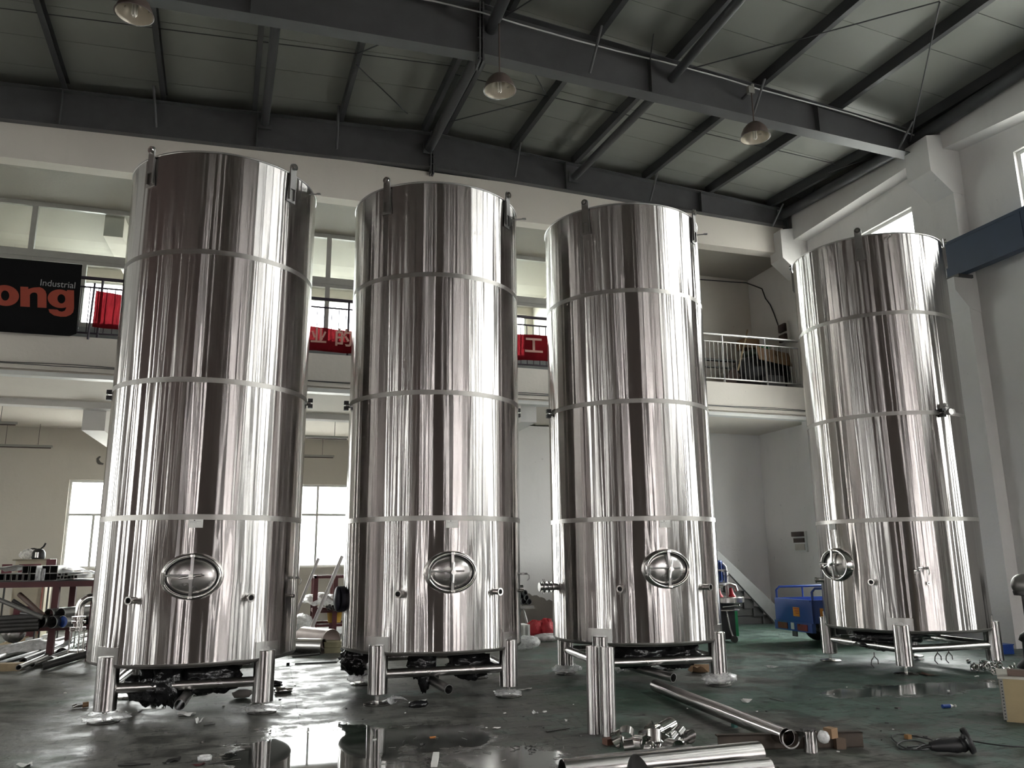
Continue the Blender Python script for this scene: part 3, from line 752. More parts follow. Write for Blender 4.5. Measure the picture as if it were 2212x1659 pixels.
# paper label above the manhole
b = MB(); aw = .048
b.grid(lambda u, v: cyl(A0+(u-.5)*2*aw*1.35, 1.955+.088*v, R+.004), 8, 2); lb = b.build('paper_label', PAPER, tank0)
for (u0, u1, z) in ((.36, .45, 2.027), (.1, .85, 2.018), (.1, .6, 2.008)):
    b = MB(); b.grid(lambda u, v: cyl(A0+(u0+(u1-u0)*u-.5)*2*aw*1.35, z+.0045*v*(2 if u1-u0 < .2 else .5), R+.0055), 4, 1); b.build('printed_line', BLACK if u1-u0 < .2 else GREYTX, lb)
def radial_pipe(b, a, z, d0, d1, ro, ri):
    u = vec(cos(a), sin(a), 0); b.pipe(u*(R+d0)+vec(0, 0, z), u*(R+d1)+vec(0, 0, z), ro, ri, 20); return b
def radial_plug(a, z, d0, d1, r):
    u = vec(cos(a), sin(a), 0); b = MB(); b.tube([u*(R+d0)+vec(0, 0, z), u*(R+d1)+vec(0, 0, z)], r, 16); return b
for s in (-1, 1):
    a = A0+s*rad(30); nz_ = radial_pipe(MB(), a, 1.215, -.03, .085, .036, .029).build('nozzle', CHROME, tank0)
    b = MB(); radial_pipe(b, a, 1.215, .068, .09, .044, .031); b.build('ferrule', CHROME, nz_)
    radial_plug(a, 1.215, -.02, .01, .03).build('nozzle_bore', BLACK, nz_)
# side fittings
for s in (-1, 1):
    a = A0+s*rad(90); b = MB(); radial_pipe(b, a, 3.56, -.02, .05, .03, .022); n_ = b.build('side_port', CHROME, tank0)
    for dz in (-.035, .035):
        u = vec(cos(a), sin(a), 0); b = MB(); b.box(u*(R+.045)+vec(0, 0, 3.56+dz), (.06, .06, .05)); b.build('clamp_half', BLACK, n_)
a = A0+rad(65); b = MB(); radial_pipe(b, a, 1.20, -.02, .05, .02, .013); b.build('gauge_port', CHROME, tank0)
u, w = vec(cos(a), sin(a), 0), vec(-sin(a), cos(a), 0)
b = MB(); o_ = u*R+vec(0, 0, 1.405)
b.tube([o_-u*.02, o_+u*.10], .012, 8); b.tube([o_+u*.05-w*.02, o_+u*.05+w*.02], .018, 8); b.tube([o_+u*.10, o_+u*.125-vec(0, 0, .02), o_+u*.125-vec(0, 0, .06), o_+u*.10-vec(0, 0, .085)], .007, 6); b.build('sample_valve', DARKST, tank0)
a = A0+rad(66); u, w = vec(cos(a), sin(a), 0), vec(-sin(a), cos(a), 0); o_ = u*R+vec(0, 0, 6.22)
b = MB(); b.tube([o_-u*.02, o_+u*.09, o_+u*.11+vec(0, 0, .012)], .009, 8)
for s in (1, -1): b.tube([o_+u*.10, o_+u*.12+w*.018*s, o_+u*.15+w*.012*s], .008, 6)
b.build('cable_hook', DARKST, tank0)
a = A0+rad(92); u, w = vec(cos(a), sin(a), 0), vec(-sin(a), cos(a), 0); o_ = u*R+vec(0, 0, 3.40)
# lifting lugs
for s in (-1, 1, -3, 3):
    a = A0+s*rad(45); u, w = vec(cos(a), sin(a), 0), vec(-sin(a), cos(a), 0); o_ = u*(R+.001)
    b = MB(); z = vec(0, 0, 1)
    b.hexa([o_-w*.075+z*5.93, o_+w*.075+z*5.93, o_+w*.075+u*.008+z*5.93, o_-w*.075+u*.008+z*5.93, o_-w*.055+z*6.13, o_+w*.055+z*6.13, o_+w*.055+u*.008+z*6.13, o_-w*.055+u*.008+z*6.13])
    lg = b.build('lifting_lug', DARKST, tank0)
    arm = [(-.05, 6.10), (.05, 6.10), (.05, 6.39)] + [(.05*cos(t_), 6.39+.05*sin(t_)) for t_ in np.linspace(0, pi, 9)[1:]]
    b = MB(); b.prism(arm, o_+u*.032, w, z, -.016); b.build('lug_arm', DARKST, lg)
    for q in (-.042, .042):
        b = MB(); b.bb(-.006, .006, -.006, .006, 0, 1); b = MB()
        b.hexa([o_+w*(q-.006)+z*5.96, o_+w*(q+.006)+z*5.96, o_+w*(q+.006)+u*.034+z*5.96, o_+w*(q-.006)+u*.034+z*5.96, o_+w*(q-.006)+z*6.28, o_+w*(q+.006)+z*6.28, o_+w*(q+.006)+u*.034+z*6.28, o_+w*(q-.006)+u*.034+z*6.28]); b.build('lug_web', DARKST, lg)
    b = MB(); e0 = o_+z*6.39
    b.pipe(e0+u*.022, e0+u*.056, .042, .022, 18); b.build('lug_eye', CHROME, lg)
# legs, feet and bracing tubes
RL = 1.096
LEG = []
for s in (-1, 1, 3, -3):
    a = A0+s*rad(45); u = vec(cos(a), sin(a), 0); LEG.append(u*RL)
    b = MB(); b.lathe([(.108, .115), (.112, .12), (.112, .64), (.108, .648)], 28, u*RL, sharp=(1, 2)); lg = b.build('leg', TUBE, tank0)
    b = MB(); b.lathe([(.0, .646), (.108, .646)], 28, u*RL); b.lathe([(.0, .118), (.108, .118)], 28, u*RL); b.build('leg_cap', DARKST, lg)
    b = MB(); b.tube([u*RL+vec(0, 0, .02), u*RL+vec(0, 0, .125)], .024, 12); b.tube([u*RL+vec(0, 0, .10), u*RL+vec(0, 0, .118)], .045, 6); b.build('levelling_screw', CHROME, lg)
    b = MB(); b.lathe([(.001, .034), (.05, .032), (.135, .022), (.155, .014), (.155, .0), (.001, .0)], 30, u*RL, sharp=(3,)); b.build('foot_plate', STEEL, lg)
    hw = .16/R
    b = MB(); zt = .735
    b.grid(lambda q, v: cyl(a+(q-.5)*2*hw, ZB+.004+(zt-ZB)*v, R+.012), 12, 2)
    b.grid(lambda q, v: cyl(a+(q-.5)*2*hw, zt+.004, R+.012-.02*v), 12, 1)
    for sgn in (-1, 1): b.grid(lambda q, v: cyl(a+sgn*hw, ZB+(zt-ZB)*q, R+.012-.02*v) if sgn < 0 else cyl(a+sgn*hw, zt-(zt-ZB)*q, R+.012-.02*v), 1, 1)
    b.build('leg_pad', STEEL, tank0)
for i in range(4):
    p, q = LEG[i], LEG[(i+1) % 4]; b = MB(); d = unit(q-p)
    b.tube([p+d*.06+vec(0, 0, .325), q-d*.06+vec(0, 0, .325)], .052, 16); b.build('bracing_tube', STEEL, tank0)
# bottom outlet
b = MB(); b.tube([(0, 0, .47), (0, 0, .30), (0, -.05, .22), (0, -.15, .17)], .06, 14); b.build('outlet_bend', DARKST, tank0)

TANKS = [tank0]
for (x, y, rz, lab) in ((1.997, 10.349, 0, 'second stainless tank from the left, standing behind the bright puddle'),
                        (4.769, 10.238, rad(-3.6), 'third stainless tank, with two loose pipes standing in front of a leg'),
                        (9.083, 10.120, rad(-90), 'far right stainless tank beside the right wall, its manhole turned left')):
    TANKS.append(dup(tank0, (x, y, 0), rz, lab))
bpy.context.view_layer.update()
def child_of(o, tank):         # parent a world-space mesh to a tank, keeping it where it stands
    o.parent = tank; o.matrix_parent_inverse = tank.matrix_world.inverted(); return o
for i, (tk, ang) in enumerate(zip(TANKS, (rad(8), rad(88), rad(80), rad(20)))):
    cov = [c for c in tk.children if c.name.startswith('manhole_cover')][0]
    t_handle(cov, ang)

# outlet pipes under the tanks, crumpled black sheeting and plastic round the feet
def sheet_lump(c, r, seed, R_=None, n=22, m=12, rough=.16, crk=.05):
    rs = np.random.RandomState(seed); rs2 = rs.rand(40, 60)*2-1; ph = rs.rand(6, 3)*6
    b = MB(); r = np.array(r, float); vs = []
    def f(u, v):
        t, p = pi*v, 2*pi*u
        d = vec(sin(t)*cos(p), sin(t)*sin(p), cos(t))
        k = 1+rough*sum(sin(float(d @ (np.array([1., .7, -.8])*(2.5+2*i)*(1 if i % 2 else -1)*.6)) + ph[i][0] + 3.2*d[i % 3]*(i+1)) for i in range(6))/2.6
        k += crk*rs2[int(round(v*m)) % 40, int(round(u*n)) % n] if 0 < v < 1 else 0
        return np.asarray(c)+d*r*k
    b.grid(f, n, m, wrap=True, sm=True)
    return b
def pipe_end(tank, p_end, p_in, ro=.055):
    b = MB(); b.pipe(p_in, p_end, ro, ro-.006, 20)
    o = child_of(b.build('outlet_pipe', DARKST), tank)
    b = MB(); d = unit(np.array(p_end)-np.array(p_in)); b.tube([np.array(p_end)-d*.25, np.array(p_end)-d*.24], ro-.007, 16); child_of(b.build('pipe_bore', BLACK), o) if False else None
    return o
pipe_end(TANKS[0], (-.83, 9.22, .175), (-.75, 10.0, .26)); pipe_end(TANKS[1], (2.00, 9.35, .15), (1.75, 10.1, .26)); pipe_end(TANKS[2], (4.76, 9.22, .155), (4.45, 10.0, .24))
for tk, c, r, sd in ((0, (-1.15, 9.75, .30), (.26, .26, .20), 1), (0, (-1.0, 9.6, .34), (.17, .16, .20), 11), (0, (-.58, 9.72, .38), (.32, .22, .17), 2), (1, (1.75, 9.75, .40), (.16, .16, .17), 3), (1, (1.78, 9.72, .27), (.07, .07, .18), 31), (1, (2.35, 9.8, .36), (.26, .2, .16), 4), (1, (1.12, 10.9, .36), (.2, .2, .2), 41),
                     (2, (4.55, 9.7, .38), (.34, .2, .16), 5), (2, (5.1, 9.75, .36), (.30, .2, .17), 6), (3, (8.6, 10.1, .40), (.42, .3, .15), 7), (3, (9.2, 10.3, .42), (.5, .3, .12), 8)):
    child_of(sheet_lump(c, r, sd, n=34, m=20, crk=.085).build('black_plastic_wrap', BLACKPL), TANKS[tk])
def foot_world(tk, i):
    v = TANKS[tk].matrix_world @ Vector(LEG[i]); return vec(v[0], v[1], 0)
for tk, i, r in ((0, 0, (.24, .24, .045)), (0, 1, (.20, .16, .035)), (1, 2, (.22, .2, .07)), (1, 3, (.22, .2, .07)), (1, 1, (.17, .17, .035)), (2, 3, (.2, .2, .06)), (2, 1, (.22, .18, .075)), (2, 2, (.2, .2, .05))):
    c = foot_world(tk, i); c[2] = r[2]*1.25
    child_of(sheet_lump(c, r, 50+tk*5+i, n=20, m=8).build('clear_plastic_wrap', CLEAR), TANKS[tk])
b = MB(); c = foot_world(1, 0); b.sheet(lambda u, v: c+vec(.05+.30*u, -.05+.12*v, .03+.12*u*math.sin(2.2*u+1)*(.6+.4*sin(5*v))), 10, 6); child_of(b.build('clear_plastic_wrap', CLEAR), TANKS[1])
# left tank: bent pipe with a flanged sight glass
t = TANKS[0]
b = MB(); e = [(-1.90, 10.28, 1.22)] + [(-1.93-.12*sin(a_), 10.28, 1.10+.12*cos(a_)) for a_ in np.linspace(0, pi/2, 7)] + [(-2.05, 10.28, 1.02)]
b.tube(e, .045, 14); pb = child_of(b.build('bent_outlet_pipe', CHROME), t)
for z, r in ((1.00, .075), (.95, .075), (.885, .085), (.87, .085), (.64, .085)):
    b = MB(); b.lathe([(.02, z+.012), (r, z+.012), (r, z-.012), (.02, z-.012)], 18, (-2.05, 10.28, 0), sharp=(1, 2)); child_of(b.build('pipe_flange', CHROME), t)
for z0, z1, r in ((.96, .99, .05), (.885, .94, .05)):
    b = MB(); b.tube([(-2.05, 10.28, z0), (-2.05, 10.28, z1)], r, 14); child_of(b.build('pipe_spool', CHROME), t)
b = MB(); b.lathe([(.052, .645), (.052, .865)], 18, (-2.05, 10.28, 0)); child_of(b.build('sight_glass', GLASS), t)
for k in range(4):
    a_ = k*pi/2+.5; b = MB(); b.tube([(-2.05+.072*cos(a_), 10.28+.072*sin(a_), .62), (-2.05+.072*cos(a_), 10.28+.072*sin(a_), .90)], .009, 6); child_of(b.build('tie_bolt', CHROME), t)
# second tank: dark round cover on its left outlet; third tank: clamped outlet on its left
b = MB(); b.tube([(.90, 10.33, 1.13), (.80, 10.30, 1.13)], .155, 24); b.ball((.80, 10.30, 1.13), (.05, .15, .15)); child_of(b.build('outlet_cover', mat('navy_black_cover', (.012, .012, .022), .5)), TANKS[1])
b = MB(); b.tube([(3.72, 10.28, 1.22), (3.42, 10.28, 1.22)], .045, 14)
for x_, r_ in ((3.60, .07), (3.54, .075), (3.48, .075), (3.43, .06)): b.tube([(x_, 10.28, 1.22), (x_-.02, 10.28, 1.22)], r_, 14)
b.tube([(3.47, 10.28, 1.13), (3.47, 10.28, 1.32)], .018, 8); child_of(b.build('clamped_outlet', DARKST), TANKS[2])
b = MB(); b.tube([(3.12, 10.34, 1.2), (3.20, 10.33, 1.2)], .05, 14); child_of(b.build('outlet_stub', DARKST), TANKS[1])
# fourth tank: valve on its front side and two more small ports
p = vec(9.083+R*cos(rad(-87.7)), 10.12+R*sin(rad(-87.7)), 3.56); u = vec(cos(rad(-87.7)), sin(rad(-87.7)), 0); w = vec(1, 0, 0)
b = MB(); b.tube([p-u*.02, p+u*.10], .03, 12); b.tube([p+u*.06-w*.05, p+u*.06+w*.05], .032, 12); b.tube([p+u*.12-w*.01, p+u*.16-w*.01], .045, 14)
b.tube([p+u*.06, p+u*.06+vec(0, 0, .09)], .02, 8); b.ball(p+u*.06+vec(0, 0, .11), .035); b.tube([p+u*.08+vec(.07, 0, .01), p+u*.12+vec(.08, 0, .01)], .04, 14); child_of(b.build('side_valve', DARKST), TANKS[3])
for ang, z in ((-119, 1.38), (-121.5, 1.34)):
    p = vec(9.083+R*cos(rad(ang)), 10.12+R*sin(rad(ang)), z); u = vec(cos(rad(ang)), sin(rad(ang)), 0)
    b = MB(); b.tube([p-u*.02, p+u*.05], .022, 10); b.tube([p+u*.03+vec(-.03, 0, .03), p+u*.03+vec(.03, 0, .03)], .012, 8); child_of(b.build('small_valve', CHROME), TANKS[3])
# ------------------------------------------------------------------ mezzanine fittings
YR = YM + .03
def railing(name, x0, x1, pitch, ppitch, pfirst, m, label, tall):
    t = thing(name, label, 'railing', (0, 0, 0), 0)
    def rail(n, z, r, nn=10):
        b = MB(); b.tube([(x0, YR, z+zs(x0)), (x1, YR, z+zs(x1))], r, nn); b.build(n, m, t)
    rail('top_rail', 6.80, .032); rail('upper_rail', 6.62, .019, 8); rail('lower_rail', 5.72, .019, 8)
    x = pfirst; posts = []
    while x < x1+.01:
        b = MB(); b.tube([(x, YR, 5.60+zs(x)), (x, YR, 6.80+zs(x))], .024, 8); b.build('post', m, t); posts.append(x); x += ppitch
    x = x0+pitch/2; me = None
    while x < x1:
        if all(abs(x-p) > .05 for p in posts):
            z = zs(x)
            if me is None:
                b = MB(); b.tube([(0, 0, 5.72), (0, 0, 6.62)], .0095, 6); o = b.build('baluster', m, t); me = o.data
            else:
                o = bpy.data.objects.new('baluster', me); COL.objects.link(o); o.parent = t
            o.location = (x, YR, z)
        x += pitch
    return t
railing('balcony_railing', -7.7, 7.55, .145, 1.16, -6.85, IRON, 'dark iron balcony railing behind the banners', 0)
railing('balcony_railing', 7.62, 12.1, .116, 1.16, 7.68, DARKST, 'bare steel balcony railing in front of the heaped junk', 0)
# black banner
def text_mesh(txt, x0, x1, z0, z1, y, m, name, parent, bold=0.0):
    c = bpy.data.curves.new('lettering', 'FONT'); c.body = txt; c.size = 1.0; c.offset = bold; c.extrude = 0.0; c.fill_mode = 'FRONT'
    o = bpy.data.objects.new('lettering_tmp', c); COL.objects.link(o)
    bpy.context.view_layer.update()
    dg = bpy.context.evaluated_depsgraph_get(); me = bpy.data.meshes.new_from_object(o.evaluated_get(dg)); bpy.data.objects.remove(o)
    co = np.empty(len(me.vertices)*3); me.vertices.foreach_get('co', co); co = co.reshape(-1, 3)
    if len(co):
        lo, hi = co.min(0), co.max(0)
        X = x0 + (co[:, 0]-lo[0])/(hi[0]-lo[0])*(x1-x0); Z = z0 + (co[:, 1]-lo[1])/(hi[1]-lo[1])*(z1-z0)
        Y = np.array([y(a) if callable(y) else y for a in X])
        me.vertices.foreach_set('co', np.stack([X, Y, Z+np.array([0 if callable(y) else zs(a)-zs((x0+x1)/2) for a in X])], 1).ravel())
    me.materials.clear(); me.materials.append(m); me.update(); me.name = name
    ob = bpy.data.objects.new(name, me); COL.objects.link(ob); ob.parent = parent
    return ob
t = thing('black_banner', 'large black banner with orange and grey lettering hung over the balcony railing', 'banner')
b = MB(); P_ = [at(-130, 545, 'y', YM-.14), at(178, 572, 'y', YM-.14), at(165, 721, 'y', YM-.14), at(150, 726, 'y', YM-.14), at(-130, 708, 'y', YM-.14)]
b.prism([(p[0], p[2]) for p in P_][::-1], (0, YM-.135, 0), (1, 0, 0), (0, 0, 1), .006); b.build('banner_cloth', BLKC, t)
yl = YM-.146
a0, a1 = at(87, 616, 'y', yl), at(164, 604, 'y', yl); zb_ = at(125, 620, 'y', yl)[2]; zt_ = at(125, 606.5, 'y', yl)[2]
text_mesh('Industrial', a0[0], a1[0], zb_, zt_, yl, GREYTX, 'grey_lettering', t, .0)
# heavy rounded letters o, n, g
q = lambda px, py: (lambda w: (w[0], w[2]))(at(px, py + (px-70)*.055, 'y', yl))
def letter(pts_out, pts_in, nm):
    b = MB(); A = [q(*p) for p in pts_out]; B = [q(*p) for p in pts_in] if pts_in else None; nn = len(A)
    F_ = lambda pts, yy: [(x, yy, z) for x, z in pts]
    if B:
        for yy, fl in ((yl, False), (yl+.004, True)):
            b.add(F_(A, yy)+F_(B, yy), [((i, (i+1) % nn, nn+(i+1) % nn, nn+i) if fl else (nn+i, nn+(i+1) % nn, (i+1) % nn, i)) for i in range(nn)])
        return b
    b.prism([(x, z) for x, z in A], (0, yl+.001-(.003 if nm == 'g' else 0), 0), (1, 0, 0), (0, 0, 1), .004); return b
def ell(cx_, cy_, rx, ry_, n=36): return [(cx_+rx*cos(2*pi*k/n), cy_-ry_*sin(2*pi*k/n)) for k in range(n)]
letter(ell(11, 641.5, 30, 22.5), ell(11, 641.5, 9, 11), 'o').build('orange_letter', ORANGE, t)
arch = [(44, 663.5), (44, 620.5), (61, 620.5), (61, 625)] + [(61+ (97-61)*k/8, 625-4.5*sin(pi*k/8)-2.0*k/8*0) for k in range(1, 4)] + [(86, 619.5), (93, 622), (98, 627), (100.5, 634), (100.5, 663.5), (81, 663.5), (81, 637), (79.5, 633), (75.5, 631.5), (71, 632), (66.5, 634.5), (64.5, 638), (64.5, 663.5)]
b = letter(arch[::-1], None, 'n'); b.build('orange_letter', ORANGE, t)
letter(ell(130, 642, 27, 20), ell(132.5, 642, 8.5, 10), 'g').build('orange_letter', ORANGE, t)
tail = [(145, 622.5), (160, 622.5), (160, 661), (158, 670), (152, 676), (143, 680), (131, 681), (117, 679), (107, 673), (105, 666), (124, 666), (128, 669), (134, 670), (140, 667.5), (143, 662)]
b = letter(tail[::-1], None, 'g'); o = b.build('orange_letter_tail', ORANGE, t)
# red banner
t = thing('red_banner', 'long red cloth banner with pale characters tied along the balcony railing', 'banner')
def rtop(x): return np.interp(x, [-3.45, -2.5, -1, .5, 1.4, 3, 4.8, 5.6, 6.6], [6.62, 6.50, 6.22, 6.20, 6.15, 6.2, 6.34, 6.36, 6.3])
def rbot(x): return np.interp(x, [-3.45, -2.5, -1, .5, 1.4, 3, 4.8, 5.6, 6.6], [5.90, 5.84, 5.72, 5.70, 5.68, 5.7, 5.76, 5.78, 5.75])
def ry(x, v): return YM-.09 + .018*sin(7*x)+.012*sin(17*x+9*v)
b = MB(); b.grid(lambda u, v: vec(-3.45+10.0*u, ry(-3.45+10*u, v), rbot(-3.45+10*u)+(rtop(-3.45+10*u)-rbot(-3.45+10*u))*v), 110, 6); b.build('banner_cloth', REDC, t)
for ch, (x0, y0, x1, y1) in (('\u4e1a', (671, 739, 706, 708)), ('\u7684', (724, 747, 762, 711)), ('\u5de5', (1134, 760, 1172, 732))):
    p, q = at(x0, y0, 'y', YM-.12), at(x1, y1, 'y', YM-.12)
    text_mesh(ch, p[0], q[0], min(p[2], q[2]), max(p[2], q[2]), lambda x: YM-.125, PINKTX, 'pale_character', t, .02)
b = MB(); p = at(205, 612, 'y', YM-.06); b.tube([p, (p[0]-.02, p[1], 5.66)], .02, 8); tag(b.build('banner_stick', IRON), 'dark stick holding up the left end of the red banner', 'stick')
# cables on the fascia
for dz, nm in ((5.06, 'upper'), (5.035, 'lower')):
    b = MB(); pts = [(x, YM-.065, dz+zs(x)+.012*sin(x*2.1+dz*90)*(1 if dz > 5.05 else .4)) for x in np.linspace(XL, 12.2, 60)]; b.tube(pts, .007, 5)
    tag(b.build('cable', PURL), nm + ' one of the two dark cables running along the mezzanine fascia', 'cable', 'fascia cables')
# fluorescent battens under the mezzanine
def batten(px, py, y, nm):
    p = at(px, py, 'y', y); L_ = 1.35
    t = thing('fluorescent_light', nm, 'light', (p[0], p[1], p[2]), 0, 'hanging fluorescent battens')
    b = MB(); b.box((-L_/2, 0, .03), (L_, .06, .05)); b.build('housing', ALU, t)
    b = MB(); b.tube([(-L_+.03, 0, -.012), (-.03, 0, -.012)], .014, 8); b.build('tube', LAMPO, t)
    for dx in (-.32, -L_+.32):
        b = MB(); b.tube([(dx, 0, .05), (dx, 0, 4.83+zs(p[0]+dx)-p[2])], .005, 5); b.build('hanging_cord', PURL, t)
batten(37, 917, 19.2, 'upper left fluorescent batten under the mezzanine, far left'); batten(113, 967, 21.9, 'lower fluorescent batten under the mezzanine, left of the first tank')
batten(752, 948, 19.3, 'upper fluorescent batten between the first two tanks'); batten(722, 988, 22.1, 'lower fluorescent batten between the first two tanks')
# gallery: cable, boxes
pts = [at(x, y, 'y', YG-.07) for x, y in ((1500, 603), (1545, 606), (1580, 609), (1612, 611))] + [at(x, y, 'x', XR-.02) for x, y in ((1646, 624), (1653, 644), (1664, 659), (1672, 678), (1681, 703))]
b = MB(); b.tube(pts, .016, 5); tag(b.build('cable', PURL), 'dark cable stapled along the gallery wall down to the fuse box', 'cable')
def wallbox(pl, pr, pt, pb, label, name, panels):
    a, c = at(pl, pt, 'x', XR), at(pr, pb, 'x', XR)
    t = thing(name, label, 'electrical box', (XR, 0, 0)); y0, y1 = min(a[1], c[1]), max(a[1], c[1]); z0, z1 = c[2], a[2]
    b = MB(); b.bb(-.05, -.001, y0, y1, z0, z1); b.build('backboard', WHITEP, t)
    for (v0, v1, d, m) in panels:
        b = MB(); b.bb(-.05-d, -.05, y0+.05, y1-.05, z0+(z1-z0)*v0, z0+(z1-z0)*v1); b.build('breaker_panel', m, t)
BRN = mat('brown_bakelite', (.075, .052, .045), .5, vary=.2)
wallbox(1685, 1708, 702, 738, 'white fuse board with two brown panels on the gallery side wall', 'fuse_board', ((.08, .42, .06, BRN), (.55, .92, .06, BRN)))
wallbox(1717, 1747, 1148, 1192, 'lower distribution box with open brown flap on the right wall', 'distribution_box', ((.45, .66, .05, BRN), (.08, .38, .02, mat('label_grey', (.5, .47, .42), .6)), (.74, .97, .10, BRN)))
for (x, y, nm) in ((1672, 1206, 'small white wall socket left of the distribution box'), (1756, 1205, 'small white wall socket right of the distribution box')):
    p = at(x, y, 'x', XR); b = MB(); b.box(p-vec(.012, 0, 0), (.022, .09, .09)); tag(b.build('wall_socket', WHITEP), nm, 'socket')
# heaped junk on the gallery
def gpt(px, py, y=16.9): return at(px, py, 'y', y)
def gbox(name, l, cat, x0, y0, x1, y1, depth, m, y=16.9, rz=0.0):
    p, q = gpt(x0, y1, y), gpt(x1, y0, y)
    b = MB(); w, h = q[0]-p[0], q[2]-p[2]
    b.box((0, depth/2, h/2), (w, depth, h)); b.bb(-w/2-.004, w/2+.004, -.004, depth+.004, h*.80, h*.86)
    o = b.build(name, m, None, ((p[0]+q[0])/2, y, p[2]), (0, 0, rz)); return tag(o, l, cat)
DKB = mat('black_bin_bag', (.014, .014, .015), .45, vary=.3, bump=.02, bscale=6)
DKG = mat('dull_green_bag', (.045, .06, .04), .7, vary=.25, bump=.01)
for c, r, sd, nm in (((1628, 806), (.60, .4, .42), 61, 'black refuse sack at the left of the gallery heap'), ((1666, 812), (.54, .4, .40), 62, 'black refuse sack in the middle of the gallery heap'), ((1696, 815), (.34, .4, .38), 63, 'black refuse sack at the right end of the gallery heap')):
    p = gpt(*c, 17.2); tag(sheet_lump(p, r, sd, rough=.10).build('refuse_sack', DKB), nm, 'sack', 'gallery refuse sacks')
p = gpt(1640, 768, 17.3); tag(sheet_lump(p, (.42, .3, .17), 64, rough=.12).build('green_sack', DKG), 'dull green sack on top of the gallery heap', 'sack')
gbox('cardboard_box', 'brown cardboard carton standing at the back of the gallery heap', 'box', 1611, 731, 1640, 750, .4, CARD, 17.4)
p0 = gpt(1672, 770, 16.75); b = MB(); b.box((0, 0, 0), (.95, .02, .42), euler(rad(-25), rad(8), 0)); b.box((.3, .1, .05), (.5, .02, .3), euler(rad(-40), rad(14), .2)); tag(b.build('cardboard_sheet', CARD, None, p0), 'flattened brown cardboard sheet lying over the gallery sacks', 'cardboard')
p = gpt(1651, 752, 17.0); tag(sheet_lump(p, (.16, .12, .07), 65, rough=.12).build('green_plastic_sheet', GREENP), 'bright green plastic scrap on top of the gallery heap', 'plastic')
gbox('grey_bin', 'grey plastic bin low in the gallery heap', 'bin', 1662, 812, 1695, 836, .35, mat('bin_grey', (.12, .12, .12), .5), 16.6)
p0, p1 = gpt(1615, 713, 17.3), gpt(1594, 800, 16.7); bar('wooden_stick', 'brown stick leaning up out of the gallery heap', 'stick', p0, p1, .022, WOODB)
p0, p1 = gpt(1520, 776, 17.4), gpt(1592, 781, 17.4); b = MB(); b.tube([p0, p1], .04, 4); tag(b.build('dark_beam', PIPED), 'upper dark steel bar lying left of the gallery heap', 'bar')
p0, p1 = gpt(1520, 792, 17.3), gpt(1588, 796, 17.3); b = MB(); b.tube([p0, p1], .025, 4); tag(b.build('dark_beam', PIPED), 'lower thin dark bar lying left of the gallery heap', 'bar')
p = gpt(1582, 815, 16.8); b = MB(); b.box((0, 0, 0), (.32, .03, .42), euler(.2, rad(38), .3)); tag(b.build('wooden_board', mat('dark_board', (.07, .045, .035), .7), None, p), 'dark tilted board at the left foot of the gallery heap', 'board')

# ------------------------------------------------------------------ stairs and equipment behind the third tank
t = thing('concrete_stairs', 'dark concrete stair flight rising to the left behind the third tank', 'stairs')
sx0, nst = 11.42, 11
for i in range(nst):
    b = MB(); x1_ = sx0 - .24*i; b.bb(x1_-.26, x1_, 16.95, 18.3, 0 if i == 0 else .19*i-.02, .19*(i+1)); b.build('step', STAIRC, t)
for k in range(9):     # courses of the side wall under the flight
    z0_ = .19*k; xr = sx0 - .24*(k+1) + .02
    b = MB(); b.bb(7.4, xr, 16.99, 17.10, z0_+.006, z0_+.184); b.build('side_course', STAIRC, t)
b = MB(); q = lambda px, py: at(px, py, 'y', 16.88)
pp = [q(1680, 1312), q(1676, 1350), q(1668, 1338), q(1551, 1214), q(1520, 1182), q(1520, 1158), q(1551, 1190)]
b.prism([(p[0], p[2]) for p in pp][::-1], (0, 16.95, 0), (1, 0, 0), (0, 0, 1), .09); b.build('stringer', SKIRT, t)
# mixing station: round steel top on a black body
c = vec(8.24, 13.75, 0)
t = thing('mixing_station', 'round steel topped mixing station with blue motor behind the third tank', 'machine', c)
b = MB(); b.lathe([(.02, .83), (.36, .83), (.37, .82), (.37, .735), (.355, .725), (.02, .725)], 32, sharp=(1, 2, 3, 4)); b.build('round_top', STEEL, t)
b = MB(); b.lathe([(.02, .60), (.27, .60), (.27, .585), (.02, .58)], 28, sharp=(1, 2)); b.build('lower_disc', STEEL, t)
b = MB(); b.bb(-.27, .22, .02, .45, .05, .72); b.build('black_cabinet', BLACK, t)
b = MB(); b.bb(.222, .30, .05, .40, .10, .56); b.build('green_panel', GREENP, t)
b = MB(); b.tube([(.02, -.02, .58), (.06, -.04, .25), (.10, -.06, .10)], .018, 8); b.build('stem', STEEL, t)
b = MB(); b.tube([(.12, -.10, .06), (.12, -.04, .06)], .06, 16); b.build('caster', PIPED, t)
b = MB(); b.tube([(-.2, -.28, .66), (.12, -.28, .68)], .012, 8); b.ball((.13, -.28, .68), .025); b.build('crank_handle', STEEL, t)
b = MB(); b.tube([(-.12, .05, 1.10), (-.12, .05, 1.50)], .13, 18)
for k in range(10): a_ = k*pi/5; b.box((-.12+.135*cos(a_), .05+.135*sin(a_), 1.3), (.03, .012, .34), rotz(a_))
b.build('blue_motor', BLUEP, t)
b = MB(); b.lathe([(.08, 1.10), (.16, 1.08), (.16, 1.04), (.08, 1.02)], 18, (-.1, .02, 0), sharp=(1, 2)); b.tube([(-.1, .02, 1.02), (-.1, .02, .83)], .05, 12); b.build('pump_head', DARKST, t)
b = MB(); b.tube([(-.02, -.02, 1.45), (.05, -.03, 1.38), (.06, -.04, 1.2), (.05, -.04, 1.05), (.06, -.05, .83)], .03, 10); b.build('white_hose', WHITEP, t)
